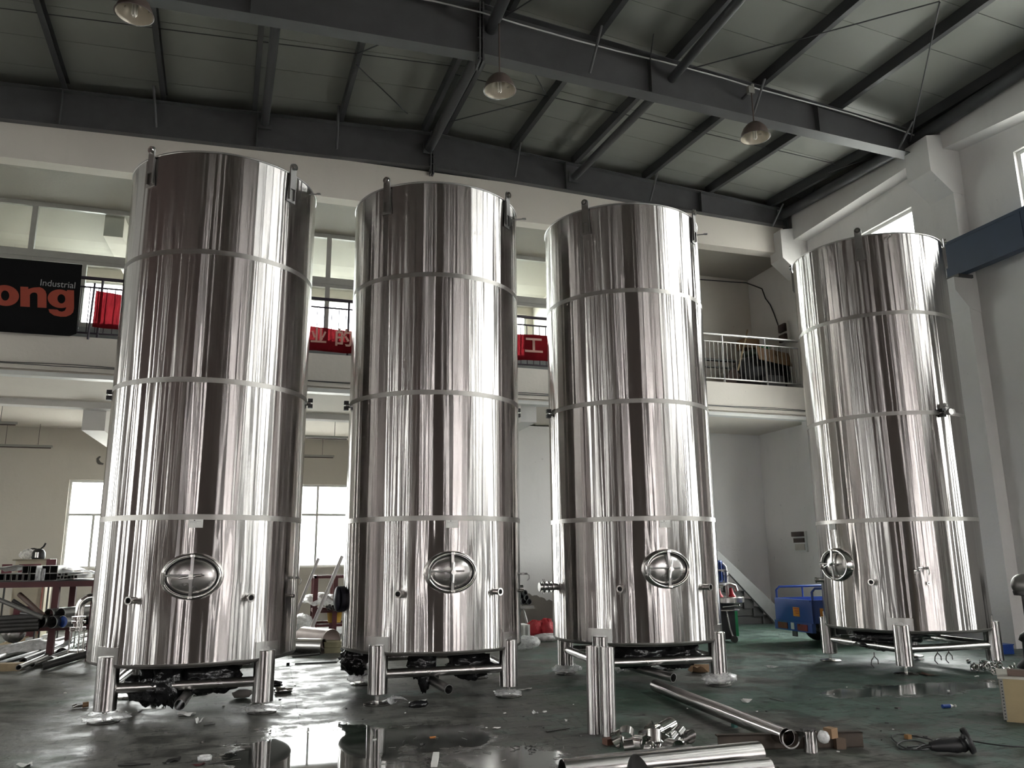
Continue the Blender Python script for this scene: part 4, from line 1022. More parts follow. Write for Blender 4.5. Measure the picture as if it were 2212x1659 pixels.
b = MB(); b.tube([(-.05, -.05, 1.05), (.1, -.06, 1.07), (.22, -.06, 1.03), (.25, -.06, .93)], .028, 10); b.build('spout', STEEL, t)
for dx in (-.14, .13):
    b = MB(); b.lathe([(.005, 1.0), (.03, .98), (.05, .90), (.085, .84), (.085, .832)], 18, (dx, -.05, 0)); b.build('red_cap', REDP, t)
# blue cargo tricycle
t = thing('cargo_tricycle', 'blue cargo tricycle parked behind the right tank, tail lights showing', 'tricycle')
x0, x1, y0, y1 = 9.20, 10.9, 12.42, 13.52
b = MB(); b.bb(x0, x1, y0, y1, .40, .46); b.build('bed_floor', BLUEP, t)
b = MB(); b.bb(x0-.02, x0+.02, y0, y1, .40, .80); b.bb(x0-.035, x0-.02, y0+.03, y1-.03, .77, .80); b.build('tailgate', BLUEP, t)
for ya in (y0, y1-.04):
    b = MB(); b.bb(x0, x1, ya, ya+.04, .46, .80); b.build('side_panel', BLUEP, t)
b = MB(); b.bb(x1-.04, x1, y0, y1, .46, .80); b.build('front_panel', BLUEP, t)
b = MB(); b.bb(x0-.05, x0+.03, y0, y1, .24, .40); b.build('rear_bumper', BLUEP, t)
for ya in (y0+.02, y1-.02):
    b = MB(); b.tube([(x0+.02, ya, .74), (x0+.02, ya, .94), (x0+.09, ya, 1.0), (x1-.09, ya, 1.0), (x1-.02, ya, .94), (x1-.02, ya, .74)], .022, 8)
    for xx in (x0+.6, x0+1.15): b.tube([(xx, ya, .78), (xx, ya, 1.0)], .016, 6)
    b.build('side_rail', BLUEP, t)
b = MB(); b.tube([(x0+.02, y0+.02, .98), (x0+.02, y1-.02, .98)], .02, 8); b.build('rear_rail', BLUEP, t) if False else None
TAILR = mat('tail_light_red', (.20, .02, .02), .3, vary=.2); PLATE_ = mat('sticker_orange', (.75, .28, .02), .5, vary=.1)
for ya in (y0+.12, y1-.40):
    b = MB(); b.bb(x0-.065, x0-.05, ya, ya+.28, .265, .375); b.build('tail_light', TAILR, t)
b = MB(); b.bb(x0-.06, x0-.05, (y0+y1)/2-.045, (y0+y1)/2+.045, .27, .385); b.build('rear_plate', WHITEP, t)
b = MB(); b.bb(x0-.028, x0-.02, y0+.36, y0+.54, .50, .66); st = b.build('orange_sticker', PLATE_, t)
for k, z in enumerate((.63, .59, .55)):
    b = MB(); b.bb(x0-.032, x0-.028, y0+.38, y0+.52-.03*k, z, z+.012); b.build('sticker_line', REDP, st)
b = MB(); b.bb(x0+.14, x0+.26, y0-.008, y0-.001, .50, .66); b.build('orange_sticker', PLATE_, t)
for (wx, wy, ww) in ((10.0, y0+.10, .11), (10.0, y1-.10, .11), (11.75, 12.97, .10)):
    b = MB(); b.lathe([(.12, -ww/2), (.20, -ww/2), (.275, -ww*.35), (.285, 0), (.275, ww*.35), (.20, ww/2), (.12, ww/2)], 26, (wx, wy, .285), (0, 1, 0)); wl = b.build('wheel', BLACK, t)
    b = MB(); b.lathe([(.02, .0), (.13, .0)], 20, (wx, wy-ww*.3, .285), (0, 1, 0))
    for k in range(8): a_ = k*pi/4; b.tube([(wx, wy-ww*.45, .285), (wx+.13*cos(a_), wy-ww*.45, .285+.13*sin(a_))], .008, 5)
    b.build('wheel_rim', PIPEG, wl)
for ya in (y0+.12, y1-.16):
    b = MB(); b.bb(x0+.25, x0+.27, ya-.07, ya+.07, .10, .30); b.build('mud_flap', BLACK, t)
b = MB(); b.bb(9.5, 11.6, 12.7, 12.78, .30, .38); b.bb(9.5, 11.6, 13.16, 13.24, .30, .38); b.tube([(10.0, 12.5, .285), (10.0, 13.4, .285)], .03, 8); b.build('chassis', PIPED, t)
b = MB(); b.bb(10.95, 11.35, 12.72, 13.22, .40, .62); b.build('seat', BLACK, t)
b = MB(); b.tube([(11.75, 12.97, .3), (11.55, 12.97, .95)], .03, 8); b.tube([(11.55, 12.65, .98), (11.55, 13.29, .98)], .018, 8); b.build('fork_and_handlebar', PIPED, t)
# ------------------------------------------------------------------ left workbench with pipes
t = thing('steel_workbench', 'dark red steel workbench on the left loaded with square tubes', 'workbench', (0, 0, 0))
bx0, bx1, by0, by1, bz = -5.4, -2.78, 15.2, 16.5, 1.29
b = MB(); b.bb(bx0, bx1, by0, by0+.08, bz-.09, bz); b.bb(bx0, bx1, by1-.08, by1, bz-.09, bz); b.bb(bx0, bx0+.08, by0, by1, bz-.09, bz); b.bb(bx1-.08, bx1, by0, by1, bz-.09, bz); b.build('top_frame', RUST, t)
b = MB(); b.bb(bx0, bx1, by0+.01, by1-.01, bz, bz+.012); b.build('bench_top', PIPED, t)
for x in (bx0+.05, -3.42, bx1-.05):
    for y in (by0+.05, by1-.05):
        b = MB(); b.bb(x-.05, x+.05, y-.05, y+.05, 0, bz-.09); b.build('leg', RUST, t)
b = MB(); b.bb(bx0, bx1, by0+.01, by0+.09, .50, .58); b.bb(bx0, bx1, by1-.09, by1-.01, .50, .58); b.build('lower_rail', RUST, t)
for x in (bx0+.05, -3.42, bx1-.05):
    b = MB(); b.bb(x-.04, x+.04, by0+.05, by1-.05, .50, .58); b.build('cross_rail', RUST, t)
# square tubes lying on the bench, ends to the viewer
def sqtube(px, py, w, label, L_=1.2, y=15.24, m=None, grp='square tubes on the left bench'):
    p = at(px, py, 'y', y); z = p[2]
    b = MB(); o_, i_ = w/2, w/2-.008
    def ring(q, yy): return [(-q, yy, -q), (q, yy, -q), (q, yy, q), (-q, yy, q)]
    b.add(ring(o_, 0)+ring(o_, L_), [(k, (k+1) % 4, 4+(k+1) % 4, 4+k) for k in range(4)])
    b.add(ring(i_, 0)+ring(i_, L_), [(4+k, 4+(k+1) % 4, (k+1) % 4, k) for k in range(4)])
    b.add(ring(o_, 0)+ring(i_, 0), [(k, 4+k, 4+(k+1) % 4, (k+1) % 4) for k in range(4)])
    b.add(ring(i_, L_*.5), [(0, 1, 2, 3)])
    return tag(b.build('square_tube', m or PIPEG, None, (p[0], y, max(z, bz+.013+w/2))), label, 'tube', grp)
for i, px in enumerate((4, 17, 30, 43)): sqtube(px, 1247, .115, 'square tube in the flat row at the left end of the bench, number %d from the left' % (i+1) if False else ['leftmost', 'second', 'third', 'fourth'][i] + ' square tube of the flat row at the left bench end')
for i, (px, nm) in enumerate(((56, 'left one of the first pair of big square tubes on the bench'), (69, 'right one of the first pair of big square tubes on the bench'), (99, 'left one of the second pair of big square tubes on the bench'), (115, 'right one of the second pair of big square tubes on the bench'))):
    o = sqtube(px, 1238, .125, nm)
    sqtube(px, 1249, .118, nm.replace('big square tubes', 'lower square tubes'))
    o.location.z = bz+.013+.118+.0635
for i, (px, py) in enumerate(((127, 1247), (134, 1247), (141, 1247), (149, 1247), (157, 1246), (163, 1246))):
    sqtube(px, py, .062, ['first', 'second', 'third', 'fourth', 'fifth', 'sixth'][i] + ' small square tube from the left on the right half of the bench')
o = sqtube(129, 1240, .058, 'small square tube stacked on the row of small tubes'); o.location.z = bz+.013+.062+.031
o = sqtube(143, 1238, .058, 'small square tube stacked second on the row of small tubes'); o.location.z = bz+.013+.062+.031
p = at(105, 1228, 'y', 15.5)
b = MB(); b.sheet(lambda u, v: vec(-4.55+1.72*u, 15.5+.95*v, bz+.19+.03*sin(9*u+4*v)+.02*sin(23*u-7*v)+.07*math.exp(-((u-.25)/.1)**2)-.11*max(0, u-.72)*3.2), 40, 12)
tag(b.build('plastic_film', BAGW), 'white plastic film spread over the tubes on the left bench', 'film')
b = MB(); b.sheet(lambda u, v: vec(at(76, 1250, 'y', 15.2)[0]+.14*u, 15.19-.03*v+.02*sin(20*u), bz+.02+.19*(1-v)), 8, 6); tag(b.build('plastic_film', CLEAR), 'crinkled clear film hanging between the two pairs of big tubes', 'film')
# pipes on the lower rails, ends to the viewer
def rpipe(px, py, r, y0_, L_, label, m=PIPEG, grp=None, dx=.55, dz=0.0, name='steel_pipe'):
    p = at(px, py, 'y', y0_); b = MB(); d = vec(dx, 1, dz); d = d/np.linalg.norm(d)
    b.pipe(vec(0, 0, 0), d*L_, r, r-.007, 20); b.tube([d*.35, d*.36], r-.008, 16)
    return tag(b.build(name, m, None, p), label, 'pipe', grp)
gp = 'big pipes on the left bench shelf'
for (px, py, nm) in ((88, 1343, 'big pipe at the left end of the lower row under the bench'), (112, 1344, 'big pipe in the middle of the lower row under the bench')):
    rpipe(px, py, .098, 15.0, 1.7, nm, PIPEG, gp)
o = rpipe(135, 1343, .098, 15.0, 1.7, 'big pipe with a blue end under the left bench', PIPEG, gp)
b = MB(); d = unit(vec(.55, 1, 0)); b.tube([d*.02, d*.03], .09, 20); b.build('blue_end_cap', BLUEP, o)
rpipe(105, 1327, .092, 15.08, 1.7, 'big pipe at the left of the upper row under the bench', PIPEG, gp); rpipe(131, 1325, .086, 15.08, 1.7, 'big pipe at the right of the upper row under the bench', PIPEG, gp)
rpipe(157, 1342, .09, 15.3, 1.4, 'dark big pipe beside the bent pipe of the first tank', PIPED, gp); rpipe(184, 1341, .07, 15.3, 1.4, 'dark pipe end hidden behind the bent pipe', PIPED, gp)
def pole(a, ya, c, yc, r, label, m=PIPED, name='steel_pipe', cat='pipe', grp=None, hollow=True):
    p0, p1 = at(*a, 'y', ya), at(*c, 'y', yc); b = MB()
    if hollow: b.pipe(p0, p1, r, r*.82, 12); d = unit(p1-p0); b.tube([p0+d*.1, p1-d*.1], r*.8, 8)
    else: b.tube([p0, p1], r, 10)
    return tag(b.build(name, m), label, cat, grp)
gq = 'slanting pipes left of the bench'
pole((-10, 1292), 15.0, (92, 1334), 14.9, .036, 'upper light pipe slanting down from the left edge', PIPEG, grp=gq)
pole((28, 1297), 15.05, (88, 1335), 14.95, .030, 'middle dark pipe slanting down to the pipe stack', PIPED, grp=gq)
pole((42, 1284), 15.4, (95, 1331), 15.0, .040, 'brownish pipe slanting steeply to the pipe stack', mat('rusty_pipe', (.10, .06, .045), .6), grp=gq)
pole((45, 1325), 15.2, (95, 1330), 15.0, .028, 'short dark pipe end behind the slanting pipes', PIPED, grp=gq)
for i, (y0_, y1_, nm) in enumerate(((1338, 1332, 'topmost'), (1346, 1340, 'second'), (1353, 1349, 'third'), (1362, 1356, 'lowest'))):
    pole((-12, y0_), 14.95, (84, y1_), 14.95, .05, nm + ' long dark pipe lying at the left edge in front of the bench', PIPED, grp='long dark pipes at the left edge')
# floor pile left
random.seed(11)
pile = [((-15, 1425), (95, 1392)), ((-10, 1436), (120, 1398)), ((40, 1442), (185, 1382)), ((50, 1428), (165, 1385)), ((70, 1436), (190, 1392)), ((20, 1412), (150, 1376)), ((100, 1436), (192, 1404)), ((-10, 1402), (90, 1382)), ((60, 1410), (188, 1372)), ((92, 1440), (190, 1412)), ((110, 1424), (190, 1400))]
for i, (a, c) in enumerate(pile):
    p0, p1 = at(*a, 'z', .05+.02*(i % 4)), at(*c, 'z', .07+.035*(i % 5)); b = MB(); b.pipe(p0, p1, .042 if i % 3 else .055, .034, 12); tag(b.build('scrap_pipe', PIPED if i % 2 else PIPEG), '%s scrap pipe, %s from the left, in the heap below the bench' % ('pale' if i % 2 == 0 else 'dark', ['first', 'second', 'third', 'fourth', 'fifth', 'sixth', 'seventh', 'eighth', 'ninth', 'tenth', 'last'][sorted(range(len(pile)), key=lambda k_: pile[k_][1][0]).index(i)]), 'pipe', 'heap of scrap pipes below the left bench')
p0, p1 = at(133, 1412, 'z', .11), at(188, 1388, 'z', .14); b = MB(); b.pipe(p0, p1, .095, .09, 22); b.tube([p0+(p1-p0)*.1, p0+(p1-p0)*.11], .088, 18); tag(b.build('wrapped_pipe', PIPEG), 'thick bright pipe half wrapped in film on the left floor heap', 'pipe')
c_ = (p0+p1*1.6)/2.6; tag(sheet_lump(c_, (.30, .34, .13), 71, rough=.1).build('plastic_film', CLEAR), 'crinkled clear film round the thick pipe on the left floor heap', 'film')
for i, (a, c, w) in enumerate((((-5, 1442), (48, 1440), .12), ((-8, 1400), (62, 1376), .08), ((10, 1390), (110, 1372), .07))):
    p0, p1 = at(*a, 'z', .05), at(*c, 'z', .05+.05*(i > 0)); d = p1-p0; L_ = np.linalg.norm(d); b = MB(); b.box((0, 0, 0), (L_, w*1.5, w)); o = b.build('timber', WOODB if i == 0 else PAPER if i == 2 else WOODB, None, (p0+p1)/2, (0, -math.asin(d[2]/L_), math.atan2(d[1], d[0])))
    tag(o, ['squared timber end at the far left on the floor', 'pale plank on the left floor heap', 'white board lying on the left floor heap'][i], 'timber')
p = at(12, 1378, 'y', 16.0); b = MB(); b.sheet(lambda u, v: vec(p[0]-.5+1.6*u, 16.0+.7*v, .10+.16*sin(2.6*u)*sin(pi*v)+.02*sin(17*u+9*v)), 20, 10); tag(b.build('plastic_film', BAGW), 'white plastic film under the left bench', 'film')
# white hemispherical cover under the bench
p = at(30, 1364, 'y', 15.4); b = MB(); b.lathe([(.19, 0), (.17, .06), (.11, .10), (.01, .115)], 22, p, unit((.5, -.7, .3))); tag(b.build('dished_end', STEEL), 'shiny dished steel end under the left bench', 'dish')
# cabinet with kettle
t = thing('storage_cabinet', 'cream cabinet with maroon door panels behind the left bench', 'cabinet', (0, 0, 0))
cx0, cx1, cz = at(34, 1212, 'y', 19.0)[0], at(104, 1212, 'y', 19.0)[0], at(70, 1211, 'y', 19.0)[2]
b = MB(); b.bb(cx0, cx1, 19.0, 19.5, 0, cz); b.build('carcass', CREAM, t)
b = MB(); b.bb(cx0-.05, cx1+.04, 18.96, 19.52, cz, cz+.03); b.build('cabinet_top', mat('cabinet_top_grey', (.30, .27, .20), .5), t)
zm = cz*.52; xm = (cx0+cx1)/2
for (za, zb2) in ((cz*.70, cz-.07), (.10, cz*.44)):
    b = MB(); b.bb(cx0+.07, cx1-.12, 18.985, 19.0, za, zb2); b.build('door_panel', MAROON, t)
b = MB(); b.bb(cx0+.05, cx1-.06, 18.985, 19.0, cz*.47, cz*.66); b.build('drawer_front', CREAM, t)
b = MB(); b.bb(cx1-.05, cx1-.03, 18.96, 18.985, cz*.1, cz*.9); b.build('red_edge_strip', mat('faded_red', (.45, .16, .13), .6), t)
p = at(83, 1202, 'y', 19.2); z = cz+.03
t = thing('electric_kettle', 'black kettle with steel band on the cream cabinet', 'kettle', (p[0], 19.2, z))
b = MB(); b.lathe([(.01, 0), (.115, .0), (.13, .03), (.125, .13), (.09, .19), (.03, .215), (.01, .22)], 22, sharp=(1,)); b.build('body', BLACK, t)
b = MB(); b.tube([(-.03, 0, .20), (-.10, 0, .215), (-.16, 0, .21)], .016, 8); b.build('spout', BLACK, t)
b = MB(); b.tube([(.03, 0, .21), (.08, 0, .26), (.11, 0, .33)], .018, 8); b.build('handle', BLACK, t)
b = MB(); b.grid(lambda u, v: vec(.131*sin(.6*(u-.5)), -.131*cos(.6*(u-.5)), .03+.11*v), 5, 2); b.build('steel_band', CHROME, t)
p = at(58, 1204, 'y', 19.2); tag(sheet_lump((p[0], 19.2, z+.10), (.15, .10, .105), 73, rough=.1).build('plastic_bag', CLEAR), 'greyish clear plastic bag beside the kettle', 'bag')
for (px, py, nm) in ((14, 1232, 'maroon backed chair left of the cream cabinet'), (110, 1221, 'maroon backed chair right of the cream cabinet')):
    p = at(px, py, 'y', 18.6); t = thing('chair', nm, 'chair', (p[0], 18.6, 0))
    b = MB(); b.bb(-.09, .09, .0, .03, p[2]-.14, p[2]+.12); b.build('backrest', MAROON, t)
    b = MB(); b.bb(-.2, .2, .0, .42, .44, .49); b.build('seat', MAROON, t)
    for dx, dy in ((-.17, .03), (.17, .03), (-.17, .38), (.17, .38)):
        b = MB(); b.tube([(dx, dy, 0), (dx, dy, p[2]-.02 if dy < .1 and abs(dx) > 2 else .45)], .016, 6); b.build('leg', PIPED, t)
    b = MB(); b.tube([(0, .015, .47), (0, .015, p[2]-.1)], .018, 6); b.build('back_post', PIPED, t)
# peeled mark on the back wall
b = MB(); b.prism([(p[0]-at(200, 990, 'y', YB-.02)[0], p[1]) for p in [(at(x, y, 'y', YB-.02)[0], at(x, y, 'y', YB-.02)[2]) for x, y in ((208, 990), (214, 985), (218, 986), (213, 992), (217, 998), (224, 1001), (222, 1004), (212, 1003), (208, 998))]][::-1], (at(200, 990, 'y', YB-.02)[0], YB-.002, 0), (1, 0, 0), (0, 0, 1), .004); struct('wall_stain', b, mat('old_stain', (.14, .13, .12), .8))

# ------------------------------------------------------------------ between the first two tanks
t = thing('storage_rack', 'dark red steel rack under the bright window between the first two tanks', 'rack')
rx0, rx1, ry0, ry1 = .92, 2.6, 18.6, 19.6
for z, n in ((1.24, 'upper_frame'), (.50, 'lower_frame'), (.20, 'foot_frame')):
    b = MB(); b.bb(rx0, rx1, ry0, ry0+.06, z-.06, z); b.bb(rx0, rx1, ry1-.06, ry1, z-.06, z); b.bb(rx0, rx0+.06, ry0, ry1, z-.06, z); b.bb(rx1-.06, rx1, ry0, ry1, z-.06, z); b.build(n, RUST, t)
for x in (rx0+.04, at(725, 1270, 'y', 18.6)[0], rx1-.04):
    for y in (ry0+.03, ry1-.03):
        b = MB(); b.bb(x-.05, x+.05, y-.04, y+.04, 0, 1.18); b.build('leg', RUST, t)
for i, (px, py) in enumerate(((706, 1311), (712, 1308), (719, 1310), (726, 1311), (733, 1312), (709, 1316), (716, 1315), (723, 1317), (730, 1317), (738, 1318))):
    p = at(px, py, 'y', 18.45); b = MB(); b.pipe(p, p+vec(.1, 1.1, .0), .030, .023, 12); b.tube([p+vec(.03, .3, 0), p+vec(.031, .31, 0)], .022, 10); tag(b.build('small_tube', PIPEG), 'small bright tube in the rack bundle, %s of the %s row' % (['first', 'second', 'third', 'fourth', 'last'][i % 5], 'upper' if i < 5 else 'lower'), 'tube', 'tube bundle on the rack between the tanks')
b = MB(); p = at(655, 1300, 'y', 18.7); b.sheet(lambda u, v: vec(p[0]+1.0*u, 18.5+.9*v, .54+.14*(1-u)*.8+.24*sin(pi*min(1, v*1.1))*sin(.5+2.3*u)+.03*sin(21*u+13*v)), 26, 14); tag(b.build('plastic_film', BAGW), 'bright heap of white film on the rack shelf', 'film')
p = at(722, 1345, 'y', 18.9); b = MB(); t = thing('yellow_bucket', 'yellow plastic bucket under the rack between the first two tanks', 'bucket', (p[0], 18.9, .21))
b.lathe([(.01, 0), (.14, 0), (.17, .26), (.178, .27), (.165, .265), (.135, .01)], 22, sharp=(1,)); b.build('bucket_body', YELL, t)
b = MB(); b.tube([(-.17, 0, .25), (-.1, -.12, .2), (.1, -.12, .2), (.17, 0, .25)], .006, 5); b.build('bucket_handle', PIPED, t)
pole((688, 1207), 18.5, (633, 1342), 17.9, .034, 'left pale pole leaning against the rack', mat('pale_pole', (.40, .37, .36), .5), 'leaning_pole', 'pole', hollow=False)
pole((739, 1202), 18.4, (665, 1376), 17.5, .04, 'right pale pole leaning against the rack', MATS['pale_pole'], 'leaning_pole', 'pole', hollow=False)
def shell_roll(pend, pin, r, label, m):
    b = MB(); b.pipe(pend, pin, r, r-.006, 28); return tag(b.build('rolled_sheet', m), label, 'cylinder')
TANS = mat('pinkish_sheet_metal', (.42, .36, .34), .4, .6, .1)
p = at(716, 1384, 'z', .20); shell_roll(p, p+vec(-.45, .75, 0), .195, 'large rolled sheet cylinder lying behind the second tank', TANS)
p = at(699, 1396, 'z', .13); shell_roll(p, p+vec(-.42, .26, 0), .125, 'shiny smaller rolled sheet cylinder in front of the large one', STEEL)
p = at(641, 1394, 'z', .12); b = MB(); b.pipe(p, p+vec(-.3, .3, 0), .12, .10, 22); b.tube([p+vec(-.03, .03, 0), p+vec(-.04, .04, 0)], .10, 18); tag(b.build('black_drum', BLACK), 'black round drum end beside the first tank', 'drum')
def crate(name, label, c, sz, m, rz=0.0, boards=4):
    t = thing(name, label, 'crate', c, rz); w, d, h = sz
    for k in range(boards):
        z = h*k/boards; b = MB(); b.bb(-w/2, w/2, -d/2, -d/2+.018, z+.003, z+h/boards-.003); b.build('plank', m, t)
        b = MB(); b.bb(-w/2, -w/2+.018, -d/2+.018, d/2, z+.003, z+h/boards-.003); b.build('plank', m, t)
    b = MB(); b.bb(-w/2+.02, w/2, -d/2+.02, d/2, .01, h-.02); b.build('crate_body', m, t)
    b = MB(); b.bb(-w/2-.01, w/2+.01, -d/2-.01, d/2+.01, h-.02, h); b.build('crate_lid', m, t)
    return t
p = at(722, 1411, 'z', 0); crate('wooden_crate', 'small pale wooden crate beside the second tank', (p[0]+.03, p[1]+.18, 0), (.42, .36, .19), mat('pale_crate_wood', (.42, .38, .24), .7, vary=.12, scale=5), .05, 2)
p = at(652, 1372, 'z', 0); tag(sheet_lump((p[0], p[1], .2), (.26, .5, .22), 81, rough=.13).build('plastic_bag', BAGW), 'crumpled white plastic beside the first tank foot', 'bag')
# between the second and third tanks
random.seed(5)
for i, (px, py, nm) in enumerate(((1127, 1277, 'uppermost'), (1134, 1281, 'second from the top'), (1137, 1291, 'third from the top'), (1143, 1300, 'lowest'), (1129, 1288, 'innermost upper'), (1131, 1299, 'innermost lower'))):
    p = at(px, py, 'y', 15.6); b = MB(); b.pipe(p, p+vec(-.35, 1.2, 0), .062, .05, 16); b.tube([p+vec(-.01, .05, 0), p+vec(-.013, .06, 0)], .05, 12); tag(b.build('black_pipe', BLACK), nm + ' black pipe end in the stack beside the second tank', 'pipe', 'stacked black pipes')
p0 = at(1128, 1306, 'y', 15.6)
t = thing('pipe_trestle', 'slanting legged trestle carrying the stacked black pipes', 'trestle'); 
for (q0, q1) in (((1128, 1306), (1147, 1362)), ((1128, 1306), (1105, 1372))):
    b = MB(); b.tube([at(*q0, 'y', 15.7), at(*q1, 'y', 15.6)*vec(1, 1, 0)+vec(0, 0, .02)], .025, 6); b.build('leg', PIPEG, t)
b = MB(); z_ = p0[2]-.03; b.bb(p0[0]-.5, p0[0]+.25, 15.6, 15.68, z_-.05, z_); b.build('cross_bar', PIPEG, t)
p = at(1168, 1384, 'z', 0)
tag(sheet_lump((p[0]-.08, p[1]+.1, .22), (.20, .18, .17), 91, rough=.16).build('red_sack', mat('red_woven_sack', (.33, .01, .018), .6, vary=.25, bump=.01)), 'left red woven sack on the floor between the middle tanks', 'sack', 'red sacks')
tag(sheet_lump((p[0]+.14, p[1]+.05, .22), (.17, .17, .19), 92, rough=.14).build('red_sack', MATS['red_woven_sack']), 'right red woven sack against the third tank', 'sack', 'red sacks')
tag(sheet_lump((p[0]+.10, p[1]-.12, .07), (.28, .18, .08), 93, rough=.12).build('plastic_bag', BAGW), 'beige white bag in front of the red sacks', 'bag')
p = at(1135, 1404, 'z', 0); tag(sheet_lump((p[0], p[1]+.1, .11), (.30, .2, .12), 94, rough=.10).build('plastic_bag', CLEAR), 'clear plastic bag on the floor beside the second tank', 'bag')
p = at(1122, 1362, 'y', 15.2); b = MB(); b.box((0, 0, .17), (.42, .4, .34)); 
for k in range(5): b.box((-.18+.09*k, -.21, .24), (.03, .012, .18))
tag(b.build('slatted_box', PAPER, None, (p[0]-.06, 15.2, .0)), 'pale slatted box behind the second tank', 'box')

# ------------------------------------------------------------------ foreground
def hollow(p0, p1, r, label, m=TUBE, name='stainless_tube', cat='tube', grp=None, th=.004, n=28):
    """pipe along its own z axis, so that its grain runs round it"""
    p0, p1 = np.array(p0, float), np.array(p1, float); L_ = np.linalg.norm(p1-p0); u, w, d = basis(p1-p0)
    b = MB(); b.pipe((0, 0, 0), (0, 0, L_), r, r-th, n)
    o = b.build(name, m); o.matrix_world = Matrix(((u[0], w[0], d[0], p0[0]), (u[1], w[1], d[1], p0[1]), (u[2], w[2], d[2], p0[2]), (0, 0, 0, 1)))
    return tag(o, label, cat, grp)
hollow((2.965, 7.37, 0), (2.985, 7.40, .775), .067, 'left one of two stainless tubes standing on end before the third tank', grp='standing tubes')
hollow((3.055, 7.24, 0), (3.075, 7.27, .775), .067, 'right one of two stainless tubes standing on end before the third tank', grp='standing tubes')
p0, p1 = at(1416, 1481, 'z', .075), at(1700, 1592, 'z', .125)
hollow(p0, p1, .070, 'long stainless tube lying diagonally on the floor right of the standing tubes')
# saddle-cut collar at its near end
d = unit(p1-p0); u_, w_, _ = basis(d)
b = MB()
def collar(u, v):
    a = 2*pi*u; k = .075+.16*max(0, cos(a-1.2))**2*v; return p1+d*(k*1.0-.01)+(.070+.012*v)*(cos(a)*vec(-d[1], d[0], 0)+sin(a)*vec(0, 0, 1))
b.grid(collar, 28, 4, wrap=True); b.grid(lambda u, v: collar(1-u, v)-d*.004, 28, 4, wrap=True); tag(b.build('saddle_cut_collar', STEEL), 'saddle cut tube collar at the near end of the long tube', 'tube')
# channel beam on the floor
p0, p1 = at(1552, 1622, 'z', 0), at(1866, 1614, 'z', 0); p0[2] = p1[2] = 0; d = unit(p1-p0); nrm = vec(-d[1], d[0], 0)
t = thing('steel_channel', 'dark rusty steel channel lying on the floor behind the tube offcuts', 'beam')
RSTB = mat('dark_rust_channel', (.060, .045, .034), .65, .2, .25, 8)
for nme, o0, o1, z0_, z1_ in (('web', 0, .012, 0, .12), ('lower_flange', 0, .07, 0, .012), ('upper_flange', 0, .07, .108, .12)):
    b = MB(); q = [p0+nrm*o0, p1+nrm*o0, p1+nrm*o1, p0+nrm*o1]; b.hexa([(*a[:2], z0_) for a in q]+[(*a[:2], z1_) for a in q]); b.build(nme, RSTB, t)
b = MB(); q0 = p0+d*1.0; q1 = p1-d*.18; q = [q0-nrm*.06, q1-nrm*.06, q1-nrm*.005, q0-nrm*.005]; b.hexa([(*a[:2], 0) for a in q]+[(*a[:2], .085) for a in q]); tag(b.build('timber', mat('brown_timber', (.105, .07, .045), .7, vary=.2)), 'brown timber batten alongside the steel channel', 'timber')
c_ = at(1752, 1624, 'z', 0); hollow((c_[0], c_[1], 0), (c_[0], c_[1], .165), .058, 'short stainless tube stub standing on the floor by the channel', th=.003)
b = MB(); b.box((c_[0]-.01, c_[1]+.0, .178), (.14, .035, .02), rotz(.1)); b.box((c_[0]+.02, c_[1]-.01, .172), (.10, .02, .012), rotz(.5)); tag(b.build('small_hinge_bracket', PIPED), 'dark bracket lying on top of the tube stub', 'bracket')
p = at(1779, 1592, 'z', .13); tag(sheet_lump(p, (.05, .05, .05), 101, rough=.08, n=14, m=8).build('plastic_ball', BAGW), 'small crumpled white plastic ball behind the tube stub', 'plastic')
p = at(1795, 1592, 'z', .09); b = MB(); b.box((0, 0, 0), (.085, .08, .08), rotz(.3)); tag(b.build('wood_block', CARD, None, (p[0], p[1], .04+.085)), 'brown wood block on the timber behind the tube stub', 'block')
# big tubes at the bottom edge
p0, p1 = at(1215, 1668, 'z', .10), at(1640, 1627, 'z', .10); hollow(p0, p1, .088, 'thick brushed tube lying across the bottom edge', n=40)
d = unit(p1-p0)
p2, p3 = at(1330, 1690, 'z', .075), at(1662, 1660, 'z', .075); hollow(p2, p3, .075, 'second thick tube lying in front, cut by the bottom edge', n=36)
p4, p5 = at(1245, 1650, 'z', .06), at(1492, 1622, 'z', .06); hollow(p4, p5, .05, 'thinner dull tube lying behind the thick bottom tube', DARKST, n=24)
p6 = at(1672, 1664, 'z', .03); b = MB(); b.lathe([(.055, 0), (.06, .03), (.055, .05), (.045, .05), (.045, 0)], 22, (p6[0], p6[1], 0)); tag(b.build('pipe_ring', STEEL), 'small steel pipe ring at the bottom edge right of the thick tubes', 'ring')
b = MB(); q = at(1375, 1648, 'z', .20); b.grid(lambda u, v: q+vec(-.09+.18*u, .05*sin(pi*u)-.02*v, -.06+.11*sin(pi*u)**.7*v), 12, 4); b.grid(lambda u, v: q+vec(.09-.18*u, .05*sin(pi*u)-.02*v+.004, -.06+.11*sin(pi*u)**.7*v), 12, 4); tag(b.build('mitre_cut_offcut', PIPED), 'dark curved offcut resting on the thick bottom tube', 'offcut')
